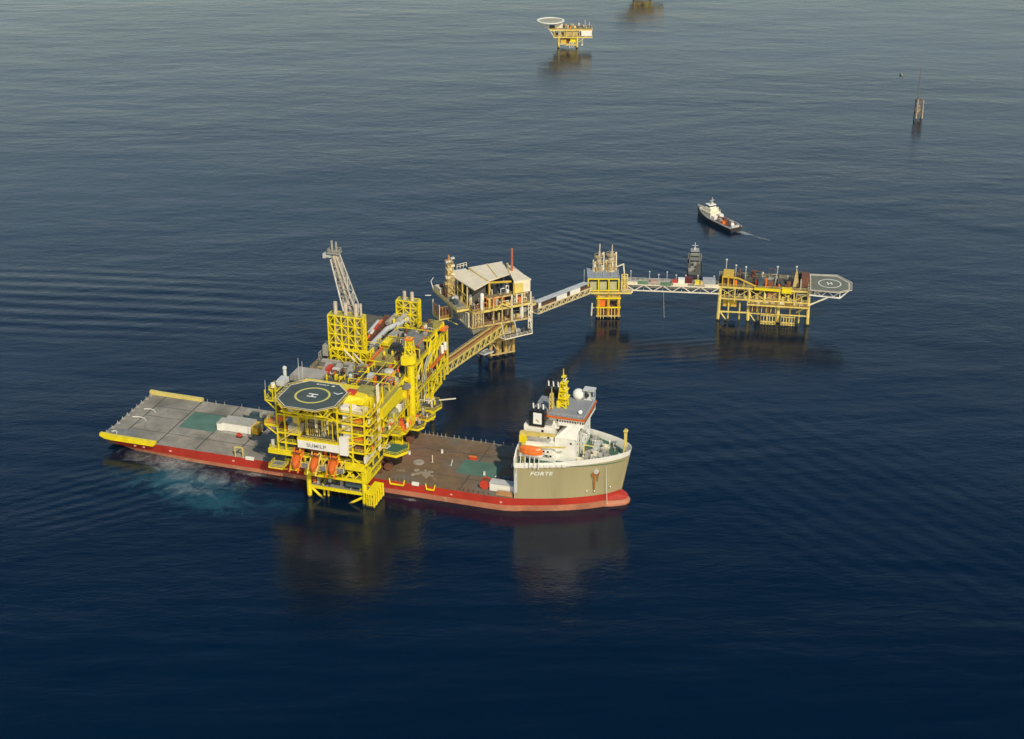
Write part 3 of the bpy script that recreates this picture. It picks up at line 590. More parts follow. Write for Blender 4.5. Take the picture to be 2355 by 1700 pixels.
for k in range(4): mb.ring((132.5, 17), .6 + .42 * k, .95 + .42 * k, DZ, DZ + .3 - .03 * k, 20)
T.part('rope', mb, STEEL)
for u, v, h in ((137.6, 18.8, 3.2), (145.4, 18.5, 2.6)):
    T = deck_thing('sounding_post', 'thin pale post %s on the brown deck' % ('with a hooked top' if h > 3 else 'leaning slightly, shorter,'), 'post', u, v, 'pale posts on the cargo deck')
    mb = T.mb(); mb.tube((u, v, DZ), (u + (.0 if h > 3 else .8), v, DZ + h), .18, 8); T.part('shaft', mb, CREAM); mb = T.mb(); mb.box(u - .4, u + .4, v - .4, v + .4, DZ, DZ + .2); T.part('foot', mb, STEEL)
T = deck_thing('steel_girder', 'dark steel girder lying against the forecastle on the grey deck', 'girder', 170.5, 24.5)
mb = T.mb(); mb.box(168, 177.0, 24.2, 25.4, DZ, DZ + .9); T.part('beam', mb, DARK); mb = T.mb(); mb.box(168.5, 169.2, 23.9, 25.7, DZ + .0, DZ + 1.1); T.part('clamp', mb, STEEL)
T = Thing('support_frame', 'rusty brown steel grillage on the ship deck under the yellow platform', 'frame', SHIP, (105, 20, DZ))
for v in (4, 11, 19, 27, 36):
    mb = T.mb()
    for u in (89, 97, 105, 113, 121.5): mb.beam((u, v, DZ), (u, v, 12.6), 1.1)
    mb.beam((88.5, v, 12.2), (122.5, v, 12.2), .9)
    for u in (89, 97, 105, 113.2): mb.beam((u, v, DZ + .4), (u + 8.2, v, 12), .6)
    T.part('frame_bent', mb, BROWN)
for u in (89, 105, 121.5):
    mb = T.mb(); mb.beam((u, 3, 11.4), (u, 37, 11.4), .9)
    for v in (4, 11.2, 19.2, 27.2): mb.beam((u, v, 11.4), (u, v + 7.8, DZ + .3), .6)
    T.part('side_truss', mb, BROWN)
for v in (7.5, 23, 32):
    mb = T.mb(); mb.tube((123.4, v - 1.2, DZ + 2), (123.4, v + 1.2, DZ + 2), 1.5, 14); T.part('skid_drum', mb, BROWN)

# ------------------------------------------------------------------ generic platform pieces
def deck_plate(T, x0, x1, y0, y1, z, top=GRATE, edge=YEL, fascia=0.8, rail=True, sides='nsew', thick=0.25, inset=0.0, name='deck'):
    mb = T.mb(); mb.box(x0 + .25, x1 - .25, y0 + .25, y1 - .25, z - thick, z); d = T.part(name, mb, top)
    mb = T.mb()
    mb.box(x0, x1, y0, y0 + .25, z - fascia, z + .04); mb.box(x0, x1, y1 - .25, y1, z - fascia, z + .04)
    mb.box(x0, x0 + .25, y0 + .25, y1 - .25, z - fascia, z + .04); mb.box(x1 - .25, x1, y0 + .25, y1 - .25, z - fascia, z + .04)
    T.part('edge_beam', mb, edge, d)
    mb = T.mb(); k = max(2, round((x1 - x0) / 5))
    for i in range(1, k): mb.beam((lerp(x0, x1, i / k), y0 + .3, z - thick - .3), (lerp(x0, x1, i / k), y1 - .3, z - thick - .3), .4)
    if mb.v: T.part('floor_beam', mb, edge, d)
    if rail:
        mb = T.mb(); z2 = z + .04
        if 's' in sides: mb.rail([(x0 + .1, y0 + .12, z2), (x1 - .1, y0 + .12, z2)])
        if 'n' in sides: mb.rail([(x0 + .1, y1 - .12, z2), (x1 - .1, y1 - .12, z2)])
        if 'w' in sides: mb.rail([(x0 + .12, y0 + .1, z2), (x0 + .12, y1 - .1, z2)])
        if 'e' in sides: mb.rail([(x1 - .12, y0 + .1, z2), (x1 - .12, y1 - .1, z2)])
        if mb.v: T.part('railing', mb, edge, d)
    return d
def poly_plate(T, poly, z, top=GRATE, edge=YEL, fascia=0.7, rail=True, name='deck'):
    c = (sum(p[0] for p in poly) / len(poly), sum(p[1] for p in poly) / len(poly))
    inn = [(lerp(x, c[0], .03), lerp(y, c[1], .03)) for x, y in poly]
    mb = T.mb(); mb.prism(inn, z - .2, z + .02); d = T.part(name, mb, top)
    mb = T.mb(); n = len(poly)
    for i in range(n):
        a, b = poly[i], poly[(i + 1) % n]; ai, bi = inn[i], inn[(i + 1) % n]
        mb.hexa([(*a, z - fascia), (*b, z - fascia), (*bi, z - fascia), (*ai, z - fascia)], [(*a, z), (*b, z), (*bi, z), (*ai, z)])
    T.part('edge_beam', mb, edge, d)
    if rail: mb = T.mb(); mb.rail([(*p, z) for p in poly], closed=True); T.part('railing', mb, edge, d)
    return d
def xbrace(T, p, q, z0, z1, w, mat, both=True, name='brace'):
    mb = T.mb(); mb.beam((*p, z0), (*q, z1), w)
    if both: mb.beam((*p, z1), (*q, z0), w * .97)
    T.part(name, mb, mat)
def clutter(T, n, x0, x1, y0, y1, z, mats, hmax=2.4, smax=2.6, seed=1, kinds='bvp'):
    r = random.Random(seed)
    for i in range(n):
        x = r.uniform(x0, x1); y = r.uniform(y0, y1); k = r.choice(kinds); m = r.choice(mats); mb = T.mb()
        if k == 'b':
            a, b, h = r.uniform(.5, smax) / 2, r.uniform(.5, smax) / 2, r.uniform(.5, hmax)
            a = min(a, (x1 - x0) / 2); b = min(b, (y1 - y0) / 2); x = min(max(x, x0 + a), x1 - a); y = min(max(y, y0 + b), y1 - b)
            mb.box(x - a, x + a, y - b, y + b, z + .02, z + .02 + h); mb.box(x - a * .6, x + a * .5, y - b * .6, y + b * .7, z + .02 + h, z + h + .3); T.part('equipment_box', mb, m)
        elif k == 'v':
            rr, h = r.uniform(.35, smax * .32), r.uniform(.8, hmax); mb.tube((x, y, z), (x, y, z + h), rr, 10); mb.ball((x, y, z + h), rr, 10, 6, 1, 1, .5); mb.tube((x, y, z + h), (x, y, z + h + .7), .12, 6); T.part('pressure_vessel', mb, m)
        else:
            L = r.uniform(1.5, 6); h = r.uniform(.4, hmax); dx, dy = ((L, 0), (0, L))[r.random() < .5]
            xa = min(max(x, x0), max(x0, x1 - dx)); ya = min(max(y, y0), max(y0, y1 - dy)); xe = min(xa + dx, x1); ye = min(ya + dy, y1)
            mb.path([(xa, ya, z), (xa, ya, z + h), (xe, ye, z + h), (xe, ye, z)], .17, 6); T.part('pipe', mb, m)
def lattice_face(mb, p, q, z0, z1, nx, nz, w, diag=True):
    p = Vector((*p, 0)); q = Vector((*q, 0))
    at = lambda i, k: p.lerp(q, i / nx) + Vector((0, 0, lerp(z0, z1, k / nz)))
    for i in range(nx + 1): mb.beam(at(i, 0), at(i, nz), w)
    for k in range(nz + 1): mb.beam(at(0, k), at(nx, k), w * .9)
    if diag:
        for i in range(nx):
            for k in range(nz):
                a = (i + k) % 2; mb.beam(at(i + a, k), at(i + 1 - a, k + 1), w * .6)
def landing_deck(T, poly, z, top, edge, mark, circle_c, r0, r1, hrot, net=True, line=.5, circ=None, hs=1.0):
    n = len(poly); c = Vector((sum(p[0] for p in poly) / n, sum(p[1] for p in poly) / n, 0))
    mb = T.mb(); mb.prism(poly, z - .5, z); d = T.part('landing_deck', mb, top)
    inn = [tuple(Vector((*p, 0)).lerp(c, line / (Vector((*p, 0)) - c).length)[:2]) for p in poly]
    mb = T.mb()
    for i in range(n):
        a, b, ai, bi = poly[i], poly[(i + 1) % n], inn[i], inn[(i + 1) % n]
        mb.hexa([(*a, z), (*b, z), (*bi, z), (*ai, z)], [(*a, z + .05), (*b, z + .05), (*bi, z + .05), (*ai, z + .05)])
    T.part('border_line', mb, CREAM, d)
    mb = T.mb(); mb.ring(circle_c, r0, r1, z, z + .03, 48); T.part('landing_circle', mb, circ or mark, d)
    mb = T.mb(); ca, sa = math.cos(hrot), math.sin(hrot)
    def bar(x0, x1, y0, y1):
        q = [(x0, y0), (x1, y0), (x1, y1), (x0, y1)]; mb.prism([(circle_c[0] + (x * ca - y * sa) * hs, circle_c[1] + (x * sa + y * ca) * hs) for x, y in q], z, z + .035)
    bar(-1.35, -.75, -1.9, 1.9); bar(.75, 1.35, -1.9, 1.9); bar(-.75, .75, -.3, .3); T.part('letter', mb, MARK, d)
    if net:
        out = [tuple((c + (Vector((*p, 0)) - c) * (1 + 1.3 / (Vector((*p, 0)) - c).length))[:2]) for p in poly]
        mb = T.mb()
        for i in range(n):
            a, b, ao, bo = poly[i], poly[(i + 1) % n], out[i], out[(i + 1) % n]
            mb.beam((*ao, z + .1), (*bo, z + .1), .14); k = 6
            for j in range(k):
                t = j / k; mb.beam((lerp(a[0], b[0], t), lerp(a[1], b[1], t), z - .2), (lerp(ao[0], bo[0], t), lerp(ao[1], bo[1], t), z + .1), .11)
            mb.beam(((a[0] + ao[0]) / 2, (a[1] + ao[1]) / 2, z - .05), ((b[0] + bo[0]) / 2, (b[1] + bo[1]) / 2, z - .05), .09)
        T.part('safety_net', mb, edge, d)
    return d
MIX = [YEL, STEEL, GREYW, ORNG, CREAM, GRATE, YELP, BROWN]
WARM = [YEL, YELP, ORNG, YELR, STEEL, CREAM]

# ------------------------------------------------------------------ big yellow platform (SHIP frame)
P = Thing('offshore_platform', 'large bright yellow oil platform with dark green helideck standing over the red ship', 'oil platform', SHIP, (104, 20, 0))
# jacket legs and lower frames
for u, v in ((98, -11.5), (121, -11.5), (98, 47), (121, 47), (98, 64), (121, 64)):
    mb = P.mb(); mb.tube((u, v, -4), (u, v, 13), 0.95, 12); P.part('leg', mb, LEGY)
for p, q in (((98, -11.5, 4.6), (121.5, -11.5, 4.6)), ((98, -6, 4.8), (121.5, -6, 4.8)), ((97, -12, 10.2), (122.6, -12, 10.2))):
    mb = P.mb(); mb.beam(p, q, .95); P.part('frame_beam', mb, YEL)
for p, q in (((98.6, -11.5, 4.4), (105.2, -11.5, -1.6)), ((120.6, -11.5, 3.4), (112.6, -12.5, -1.5)), ((98, -11.3, 5), (98, -6, -2)), ((121, -11.3, 4), (123.4, -8, 0))):
    mb = P.mb(); mb.tube(p, q, .5, 8); P.part('brace', mb, LEGY)
for u in (103, 104.8): 
    mb = P.mb(); mb.tube((u, -9, 4.6), (u, -9, -3), .45, 8); P.part('conductor', mb, YEL)
for i in range(9):
    mb = P.mb(); mb.tube((104.5 + i * 1.6, -5.4, 9), (104.5 + i * 1.6, -5.4, -3), .3, 8); P.part('conductor', mb, GRATE if i % 2 else YELR)
mb = P.mb(); mb.box(98.5, 121, -11, -6.3, 4.95, 5.15); P.part('walkway', mb, GRATEG)
clutter(P, 14, 99, 120.5, -10.6, -6.6, 5.15, [STEEL, ORNG, GREYW, DARK, YEL], 2.6, 3, 11)
mb = P.mb(); mb.box(113, 119.5, -11, -8.5, 6.6, 9.2); P.part('equipment_box', mb, TEAL)
fd = [(122.3, -13), (125.6, -13), (125.6, -3.5), (122.3, -3.5)]
mb = P.mb(); mb.hexa([(122.3, -13.2, 5.6), (125.4, -13.2, 5.6), (125.4, -3.4, 5.6), (122.3, -3.4, 5.6)], [(122.0, -13.2, 6.3), (125.4, -13.2, 6.0), (125.4, -3.4, 6.0), (122.0, -3.4, 6.3)]); bl = P.part('boat_landing', mb, YEL)
for k in range(5):
    mb = P.mb(); y = lerp(-13, -3.6, k / 4); mb.tube((125.3, y, 6), (125.3, y, -2), .45, 8); P.part('fender_tube', mb, LEGY, bl)
for k in range(3):
    mb = P.mb(); x = lerp(122.4, 124.2, k / 2); mb.tube((x, -13, 6), (x, -13, -2), .3, 8); P.part('fender_tube', mb, LEGY, bl)
mb = P.mb(); mb.beam((122.2, -13, 1), (125.4, -13, 1), .3); mb.beam((125.35, -13, 1), (125.35, -3.5, 1), .3); mb.box(122.4, 124.9, -12.6, -4, 1.2, 1.35); P.part('landing_step', mb, YEL, bl)
# cellar deck
deck_plate(P, 96.5, 122.6, -12.2, 2, 10.4, GRATE, YEL, .9, True, 'sew')
deck_plate(P, 87, 122.5, -9, 46, 13.6, GRATE, YEL, 1.1, False)
deck_plate(P, 92, 121.5, 46, 76, 13.0, GRATE, YEL, 1.0, True)
clutter(P, 12, 97.5, 121.5, -11.6, -8.6, 10.45, [YEL, STEEL, YEL, CREAM], 2.2, 1.8, 21)
for u in (97, 104, 112, 121.6):
    mb = P.mb(); mb.beam((u, -11.6, 10), (u, -11.6, 16.5), .55); P.part('column', mb, YEL)
for a, b in ((113.2, 117), (117, 121.6), (104, 108.5)): xbrace(P, (a, -11.8), (b, -11.8), 10.4, 15.6, .38, YEL, True)
mb = P.mb(); mb.box(120.4, 122.7, -12.6, -8, 10.2, 15); P.part('corner_box', mb, YEL)
# lifeboat level
deck_plate(P, 86, 122.5, -11.4, 8, 17.4, GRATE, YEL, .8, True, 'sew')
for x0, x1, y0, z in ((83.6, 89.6, -16.5, 13.2), (92.5, 95.4, -16.4, 13.6), (99.6, 103.2, -16.4, 13.6), (107.4, 111, -16, 13.6)):
    d = deck_plate(P, x0, x1, y0, -10.9, z, GRATEG, YEL, .5, True, 'sew')
    mb = P.mb(); mb.beam((x0 + .5, -11, z - 3), (x0 + .5, y0 + .5, z - .4), .35); mb.beam((x1 - .5, -11, z - 3), (x1 - .5, y0 + .5, z - .4), .35); P.part('bracket', mb, YEL, d)
mb = P.mb(); mb.box(82, 92.2, -12.6, -11.3, 17.0, 18.9); P.part('fascia_beam', mb, YEL)
mb = P.mb(); mb.box(113.8, 121.8, -13.0, -11.5, 15.0, 17.2); P.part('fascia_beam', mb, YEL)
deck_plate(P, 82, 92, -11.2, -2, 18.6, OLIVE, YEL, .4, True, 'swe')
mb = P.mb(); mb.tube((83, -10.2, 18.6), (83, -10.2, 21.6), .7, 10); P.part('pressure_vessel', mb, GREYW)
clutter(P, 10, 92, 121, -10.6, -7, 17.45, [DARK, GRATE, BROWN, TEAL, STEEL, ORNG], 3, 2.6, 31)
for a in (94.2, 101.6, 109.2):   # orange cradle rails and frames round the boats
    for dx in (-1.9, 1.9):
        mb = P.mb(); mb.beam((a + dx, -10.6, 19.6), (a + dx * .9, -16.8, 12.4), .45); mb.beam((a + dx, -10.8, 13.6), (a + dx, -10.8, 20), .4); mb.beam((a + dx, -10.8, 20), (a + dx * .5, -13.4, 19.2), .4); P.part('boat_cradle', mb, [ORNG, ORNG, YELP][int(a) % 3])
    mb = P.mb(); mb.beam((a - 1.9, -13.4, 19.2), (a + 1.9, -13.4, 19.2), .4); mb.box(a - 2.4, a + 2.4, -11, -9, 19.2, 20.4); P.part('boat_cradle', mb, BROWN)
for a in (98, 105.4, 112.6):
    mb = P.mb(); mb.box(a - 1.5, a + 1.5, -14.6, -11.2, 14.6, 14.9); mb.box(a - 1.5, a + 1.5, -14.75, -14.6, 13.9, 15.6); P.part('boarding_stage', mb, GRATEG)
    mb = P.mb(); mb.beam((a - 1.5, -14.7, 14), (a - 1.5, -14.7, 17.2), .28); mb.beam((a + 1.5, -14.7, 14), (a + 1.5, -14.7, 17.2), .28); mb.beam((a - 1.5, -14.7, 16.2), (a + 1.5, -14.7, 16.2), .22); P.part('stage_frame', mb, YELP)
for a in (95.2, 106, 113.4):   # braces that carry the boats
    mb = P.mb(); mb.beam((a, -11, 17.8), (a - 2.6, -14.5, 13.4), .42); mb.beam((a, -11, 13), (a - 2.2, -15, 13.4), .35); P.part('boat_davit', mb, YELP)
mb = P.mb(); mb.beam((112.4, -11.6, 22.6), (119.4, -11.6, 17.8), .45); mb.beam((113.6, -11.7, 10.6), (119, -11.7, 17), .4); P.part('brace', mb, YEL)
# front block: living quarters with four storeys
LV = [22.6, 26.6, 30.5, 34.4, 38.4]
mb = P.mb(); mb.box(90, 121, -4.6, 8, 18, 40.5); lq = P.part('living_quarters', mb, YEL)
for z in (24.6, 28.6, 32.4, 36.4):
    for i in range(6):
        mb = P.mb(); x = 92.2 + i * 1.9 if z > 25 else 96 + i * 2.0; mb.box(x, x + .9, -4.68, -4.55, z - .5, z + .5); P.part('window', mb, GLASS, lq)
for i, z in enumerate(LV):
    deck_plate(P, 111, 122.4, -12, -4.7, z, GRATE, YEL, .7, True, 'se')
    deck_plate(P, 122.4, 124.0, -10.8, .6, z - .2 - .1 * i, GRATE, YEL, .5, True, 'e')
    if i != 2: deck_plate(P, 86, 95.5, -12, -4.7, z, GRATE, YEL, .7, True, 'sw')
for u in (86.2, 89.4, 95.2, 111.2, 117, 122.1):
    mb = P.mb(); mb.beam((u, -11.8, 17), (u, -11.8, 42.4 if u > 112 else 40.5), .55); P.part('column', mb, YEL)
for v in (-4.6, 1.2, 7.2):
    mb = P.mb(); mb.beam((122.1, v, 14), (122.1, v, 42), .5); P.part('column', mb, YEL)
for i in range(4):
    xbrace(P, (111.4, -11.95), (117 + (5 if i % 2 else 0), -11.95), LV[i] + .2, LV[i + 1] - .4, .4, YEL, False)
    xbrace(P, (122.35, -11.6), (122.35, -4.8), LV[i] + .2, LV[i + 1] - .4, .36, YEL, False)
    xbrace(P, (122.35, 1.4), (122.35, 7), LV[i] + .2, LV[i + 1] - .4, .36, YEL, False)
for i, z in enumerate(LV[:-1]):   # white cabins on the right-hand landings, red boxes beside them
    mb = P.mb(); mb.box(112.6 + .5 * (i % 2), 116.8 + .5 * (i % 2), -11, -7.2, z + .05, z + 2.7); P.part('cabin', mb, WHT)
    mb = P.mb(); mb.box(117.6, 120.8, -11.2, -8.2, z + .05, z + 2.1); P.part('equipment_box', mb, [BROWN, ORNG, BROWN, ORNG][i])
mb = P.mb(); mb.box(112.6, 117.4, -11.4, -6.6, 38.45, 40.6); P.part('cabin', mb, WHT)
mb = P.mb(); mb.box(117, 121.8, -11.6, -6.8, 38.45, 39.8); P.part('equipment_box', mb, CREAM)
mb = P.mb(); mb.hexa([(112, -8, 40.6), (120, -8, 40.6), (120, -1, 40.6), (112, -1, 40.6)], [(113.4, -6, 43), (119, -5, 42), (119, -1, 42), (113.4, -1, 43)]); P.part('roof_hood', mb, YEL)
mb = P.mb(); mb.box(113.6, 121.6, 0, 7.4, 40.5, 41.6); P.part('roof_plate', mb, OLIVE)
mb = P.mb(); mb.box(112.6, 115.8, -5, -2.4, 43, 44.2); P.part('equipment_box', mb, REDB)
# white sign front and tower
mb = P.mb(); mb.box(94.9, 112.2, -13.2, -11.0, 21.7, 24.9); sg = P.part('sign_board', mb, WHT)
vs, fs = text_mesh('SUMILP', 2.1, 0.0, 0.03); mb = P.mb(); mb._add([(102.6 + x * 1.12, -13.24 - z, 23.2 + y) for x, y, z in vs], fs); P.part('sign_lettering', mb, paint('grey lettering', (0.20, 0.19, 0.19)), sg)
mb = P.mb(); mb.box(94.7, 112, -13.1, -11.6, 24.9, 25.5); P.part('fascia_beam', mb, YEL)
mb = P.mb(); mb.rail([(94.9, -12.9, 25.5), (110.6, -12.9, 25.5)], 1.2, .13, 2); P.part('railing', mb, YELP)
mb = P.mb(); mb.box(112.25, 115.6, -13.6, -12.0, 21.2, 28.6); P.part('cabin', mb, WHT)
mb = P.mb(); mb.box(121.6, 122.4, -12.4, -2, 18.4, 21.2); P.part('side_panel', mb, CREAM)
# recessed machinery in the middle of the front
mb = P.mb(); mb.box(96, 110.5, -7.4, -5, 26.2, 29.5); mb.box(97, 103.6, -6.6, -4.7, 29.5, 32); mb.box(104.8, 110.4, -6.8, -4.7, 29.6, 33.6); P.part('machinery_housing', mb, paint('brown grey cladding', (0.24, 0.19, 0.12), .7, .35, .6))
for x, w, h in ((103.2, 1.5, 7.4), (110.8, 1.4, 6.2)):
    mb = P.mb(); mb.box(x, x + w, -9.2, -7.6, 25.6, 25.6 + h); P.part('riser_duct', mb, STEEL)
for k in range(7):
    mb = P.mb(); mb.tube((97.2 + .9 * k, -9.6, 25.4), (97.2 + .9 * k, -9.6, 28.6), .22, 8); P.part('pipe', mb, YELP)
mb = P.mb(); mb.box(95.8, 111, -10.6, -7.6, 25.5, 25.7); P.part('walkway', mb, GRATE)
mb = P.mb(); mb.tube((93.4, -9.5, 30.7), (93.4, -9.5, 34.2), 1.7, 14); P.part('water_tank', mb, YELP)
mb = P.mb(); mb.box(90.4, 95.4, -11.4, -7.4, 26.65, 29.4); P.part('cabin', mb, CREAM)
mb = P.mb(); mb.box(90.8, 95, -11.6, -8.4, 35.6, 37.6); P.part('cabin', mb, CREAM)
for k, (x, z) in enumerate(((87.2, 34.6), (87.4, 30.6), (87.2, 26.8), (87.5, 38.5), (91.5, 23))):
    mb = P.mb(); mb.box(x - .9, x + 1, -11, -7.5, z, z + 2.2); P.part('equipment_box', mb, [BROWN, ORNG, BROWN, BROWN, DARK][k])
# landings standing out at the left
for x0, x1, y0, y1, z, f in ((81.2, 86.4, -11, -5, 39, .5), (80.8, 86.6, -12, -6, 29.4, 1.0), (82.6, 86.2, -10, -5, 43, .5)):
    d = deck_plate(P, x0, x1, y0, y1, z, GRATE if f < .9 else ORNG, YEL, f, True, 'swn'); mb = P.mb(); mb.beam((x0 + .4, y0 + .4, z - f), (86.3, y0 + .4, z - 4.6), .38); P.part('bracket', mb, YEL, d)
for x, y in ((81.4, -10.8), (84.6, -10.8)):
    mb = P.mb(); mb.beam((x, y, 39), (x, y, 43), .36); P.part('column', mb, YEL)
mb = P.mb(); mb.beam((86.2, -11.6, 40), (86.2, -11.6, 46), .4); P.part('column', mb, YEL)
mb = P.mb(); mb.box(84, 87.2, -6, -1, 43, 45); P.part('machinery_housing', mb, GREYW); mb = P.mb(); mb.tube((83.6, -8, 43.1), (83.6, -8, 44.8), .85, 10); P.part('pressure_vessel', mb, WHT)
mb = P.mb(); mb.tube((85, 0, 40), (85, 0, 47.8), .7, 8); mb.ball((85, 0, 47.8), .9, 8, 6); P.part('pressure_vessel', mb, GREYW)
for u, v, z in ((88, 6, 49.8), (89.4, 6.4, 48.4), (80.8, -9, 46)):
    mb = P.mb(); mb.tube((u, v, z - 9), (u, v, z), .16, 6, .08); P.part('antenna', mb, GREYW)
for i, z in enumerate(LV):
    clutter(P, 5, 86.6, 95, -11.6, -5.2, z, [BROWN, ORNG, CREAM, YELP, STEEL, YEL], 2.6, 2.0, 200 + i)
    clutter(P, 4, 111.6, 121.8, -11.7, -5.2, z, [BROWN, ORNG, CREAM, YELP, STEEL], 2.4, 1.6, 220 + i)
    clutter(P, 3, 122.5, 123.8, -9, 0, z - .25 - .1 * i, [BROWN, ORNG, CREAM, YEL, STEEL], 2.4, 1.2, 240 + i)
for k in range(10):
    x = rnd.uniform(96, 111); mb = P.mb(); mb.tube((x, -12.3, rnd.uniform(25.6, 31)), (x, -12.3, rnd.uniform(33, 40)), .16, 6); P.part('pipe', mb, rnd.choice([YEL, YELP, CREAM]))
for x0, z0 in ((87, 22.8), (90.5, 26.8), (112, 30.6), (114, 22.8), (112.4, 34.6)):
    mb = P.mb(); mb.beam((x0, -12.3, z0), (x0 + 5, -12.3, z0 + 3.8), .3); mb.beam((x0, -12.9, z0), (x0 + 5, -12.9, z0 + 3.8), .3); P.part('stair_flight', mb, YELP)
# helideck and the truss under it
oc = (101.6, -11.8); hw, ct = 11.7, 6.15
octo = [(oc[0] + x, oc[1] + y) for x, y in ((-hw, -ct), (-ct, -hw), (ct, -hw), (hw, -ct), (hw, ct), (ct, hw), (-ct, hw), (-hw, ct))]
hd = landing_deck(P, octo, 44.0, HELI, YELP, MARK, oc, 6.0, 6.8, R(90), True, .36, MARKY)
vs, fs = text_mesh('SUMILP', 1.5, 0, .03); mb = P.mb(); mb._add([(oc[0] + x, oc[1] + 9.6 + y * .9, 44.03 + z * .2) for x, y, z in vs], fs); P.part('deck_lettering', mb, MARK, hd)
mb = P.mb(); mb.prism([(110.4, -8.4), (111.9, -6.6), (111.5, -6.3), (110.3, -7.8), (108.4, -7.2), (108.3, -7.6)], 44, 44.03); P.part('deck_mark', mb, MARK, hd)
mb = P.mb(); mb.prism([(105.4, -2.6), (106.6, -2.6), (106.6, -1.8), (105.4, -1.8)], 44, 44.03); P.part('deck_mark', mb, MARK, hd)
for y in (-20.5, -12, -4):
    mb = P.mb(); xs = [91.5, 96.5, 101.6, 106.7, 111.7]
    mb.beam((xs[0], y, 43.1), (xs[-1], y, 43.1), .55); mb.beam((xs[0] + 1, y, 40.2), (xs[-1] - 1, y, 40.2), .5)
    for k in range(4): mb.beam((xs[k], y, 43.1), ((xs[k] + xs[k + 1]) / 2, y, 40.2), .34); mb.beam(((xs[k] + xs[k + 1]) / 2, y, 40.2), (xs[k + 1], y, 43.1), .34)
    P.part('deck_truss', mb, YEL, hd)
for x in (92.5, 101.6, 110.7):
    mb = P.mb(); mb.beam((x, -20.5, 40.2), (x, -4, 40.2), .5); mb.beam((x, -20.3, 40), (x, -11.8, 34.4), .5); P.part('deck_strut', mb, YEL, hd)
mb = P.mb(); mb.beam((90, -12, 38.6), (112, -12, 38.6), .7); mb.beam((95.5, -12, 34.6), (111.3, -12, 34.6), .8); mb.beam((95.5, -12, 34.8), (91, -12, 38.6), .4); P.part('frame_beam', mb, YEL)
mb = P.mb(); mb.beam((95.4, -12.1, 34.4), (101, -12.1, 38.4), .4); mb.beam((111.2, -12.1, 34.4), (106, -12.1, 38.4), .4); P.part('brace', mb, YEL)
mb = P.mb(); mb.box(93.5, 110, -10.5, -6, 38.2, 39.6); P.part('machinery_housing', mb, CREAM)
# main deck behind
MZ = 34.4
deck_plate(P, 86, 121.6, 8, 84, MZ, GRATE, YEL, 1.3, True, 'wne')
deck_plate(P, 86, 121.8, 8, 60, 24.0, GRATE, YEL, .9, True, 'we')
for u in (86.3, 121.3):
    for v in (9, 20, 31, 42, 53, 64, 75, 83.6):
        mb = P.mb(); mb.beam((u, v, 13), (u, v, MZ), .7); P.part('column', mb, YEL)
for i, v in enumerate((9, 20, 31, 42, 53, 64)):
    xbrace(P, (121.5, v), (121.5, v + 11), 24.2, MZ - 1, .42, YEL, False); xbrace(P, (121.5, v), (121.5, v + 11), 14, 23.2, .42, YEL, i % 2 == 0)
mb = P.mb(); mb.box(92, 116, 10, 58, 14, 23); P.part('machinery_housing', mb, OLIVE)
mb = P.mb(); mb.box(92, 116, 10, 58, 24.4, 33); P.part('machinery_housing', mb, YELR)
mb = P.mb(); mb.box(80.5, 93.5, 13.5, 22, 36, 38.2); P.part('flat_roof', mb, paint('pale plate', (0.38, 0.34, 0.29)))
mb = P.mb(); mb.box(92.5, 94, 21, 25, 37, 39.6); P.part('equipment_box', mb, REDB)
for x0, x1 in ((86.5, 95.5), (96.5, 101.4), (102.4, 107)):
    mb = P.mb(); mb.box(x0, x1, 28.6, 32, MZ + 1, 38.0); d = P.part('cooler_duct', mb, paint('grey brown ducting', (0.20, 0.17, 0.14), .6, .3, .5)); mb = P.mb(); mb.box(x0 + .5, x1 - .5, 29.4, 31.2, 38.0, 38.7); P.part('duct_cap', mb, STEEL, d)
mb = P.mb(); mb.box(86, 108, 27.6, 28.4, 35.6, 36.3); P.part('frame_beam', mb, YELR)
for x in (91.5, 96.2, 101.5):
    mb = P.mb(); mb.hexa([(x - 1.2, 21.5, 36), (x + 1.2, 21.5, 36), (x + 1.2, 27.3, 36), (x - 1.2, 27.3, 36)], [(x - 1.4, 21.0, 36.8), (x + 1.0, 21.0, 36.8), (x + 1.2, 27.3, 39.4), (x - 1.2, 27.3, 39.4)]); P.part('intake_duct', mb, STEEL)
mb = P.mb(); mb.box(95, 112, 9, 20, MZ, 37.4); P.part('flat_roof', mb, GRATE)
clutter(P, 26, 94.5, 113, 9, 26, 37.4, [STEEL, GREYW, GRATE, BROWN, TEAL], 1.7, 3.4, 41)
clutter(P, 14, 106, 121, 9, 34, MZ, [ORNG, YEL, BROWN, STEEL, YEL], 3.2, 2.6, 43)
clutter(P, 34, 94.5, 120, 9, 27, 37.5, [YEL, YEL, ORNG, BROWN, GRATE, STEEL, OLIVE], 2.2, 2.2, 301)
clutter(P, 26, 103, 121, 28, 50, 37.7, [YEL, OLIVE, BROWN, ORNG, STEEL, YEL], 1.8, 2.0, 302)
clutter(P, 24, 98, 121, 50, 79, 37.4, [YEL, OLIVE, BROWN, DARK, STEEL, YEL], 2.6, 2.2, 303)
for y in (10, 17, 24, 35, 51, 60, 70):
    mb = P.mb(); mb.beam((104, y, 38.6), (121, y, 38.6), .35); mb.beam((104, y, MZ), (104, y, 38.6), .4); mb.beam((121, y, MZ), (121, y, 38.6), .4); P.part('gantry', mb, YEL)
for x, m in ((108.5, YEL), (113, YELR), (117.5, YEL), (119.2, ORNG)):
    mb = P.mb(); mb.tube((x, 9, 38.9), (x, 34 if x < 112 else 62, 38.9), .2, 6); P.part('pipe', mb, m)
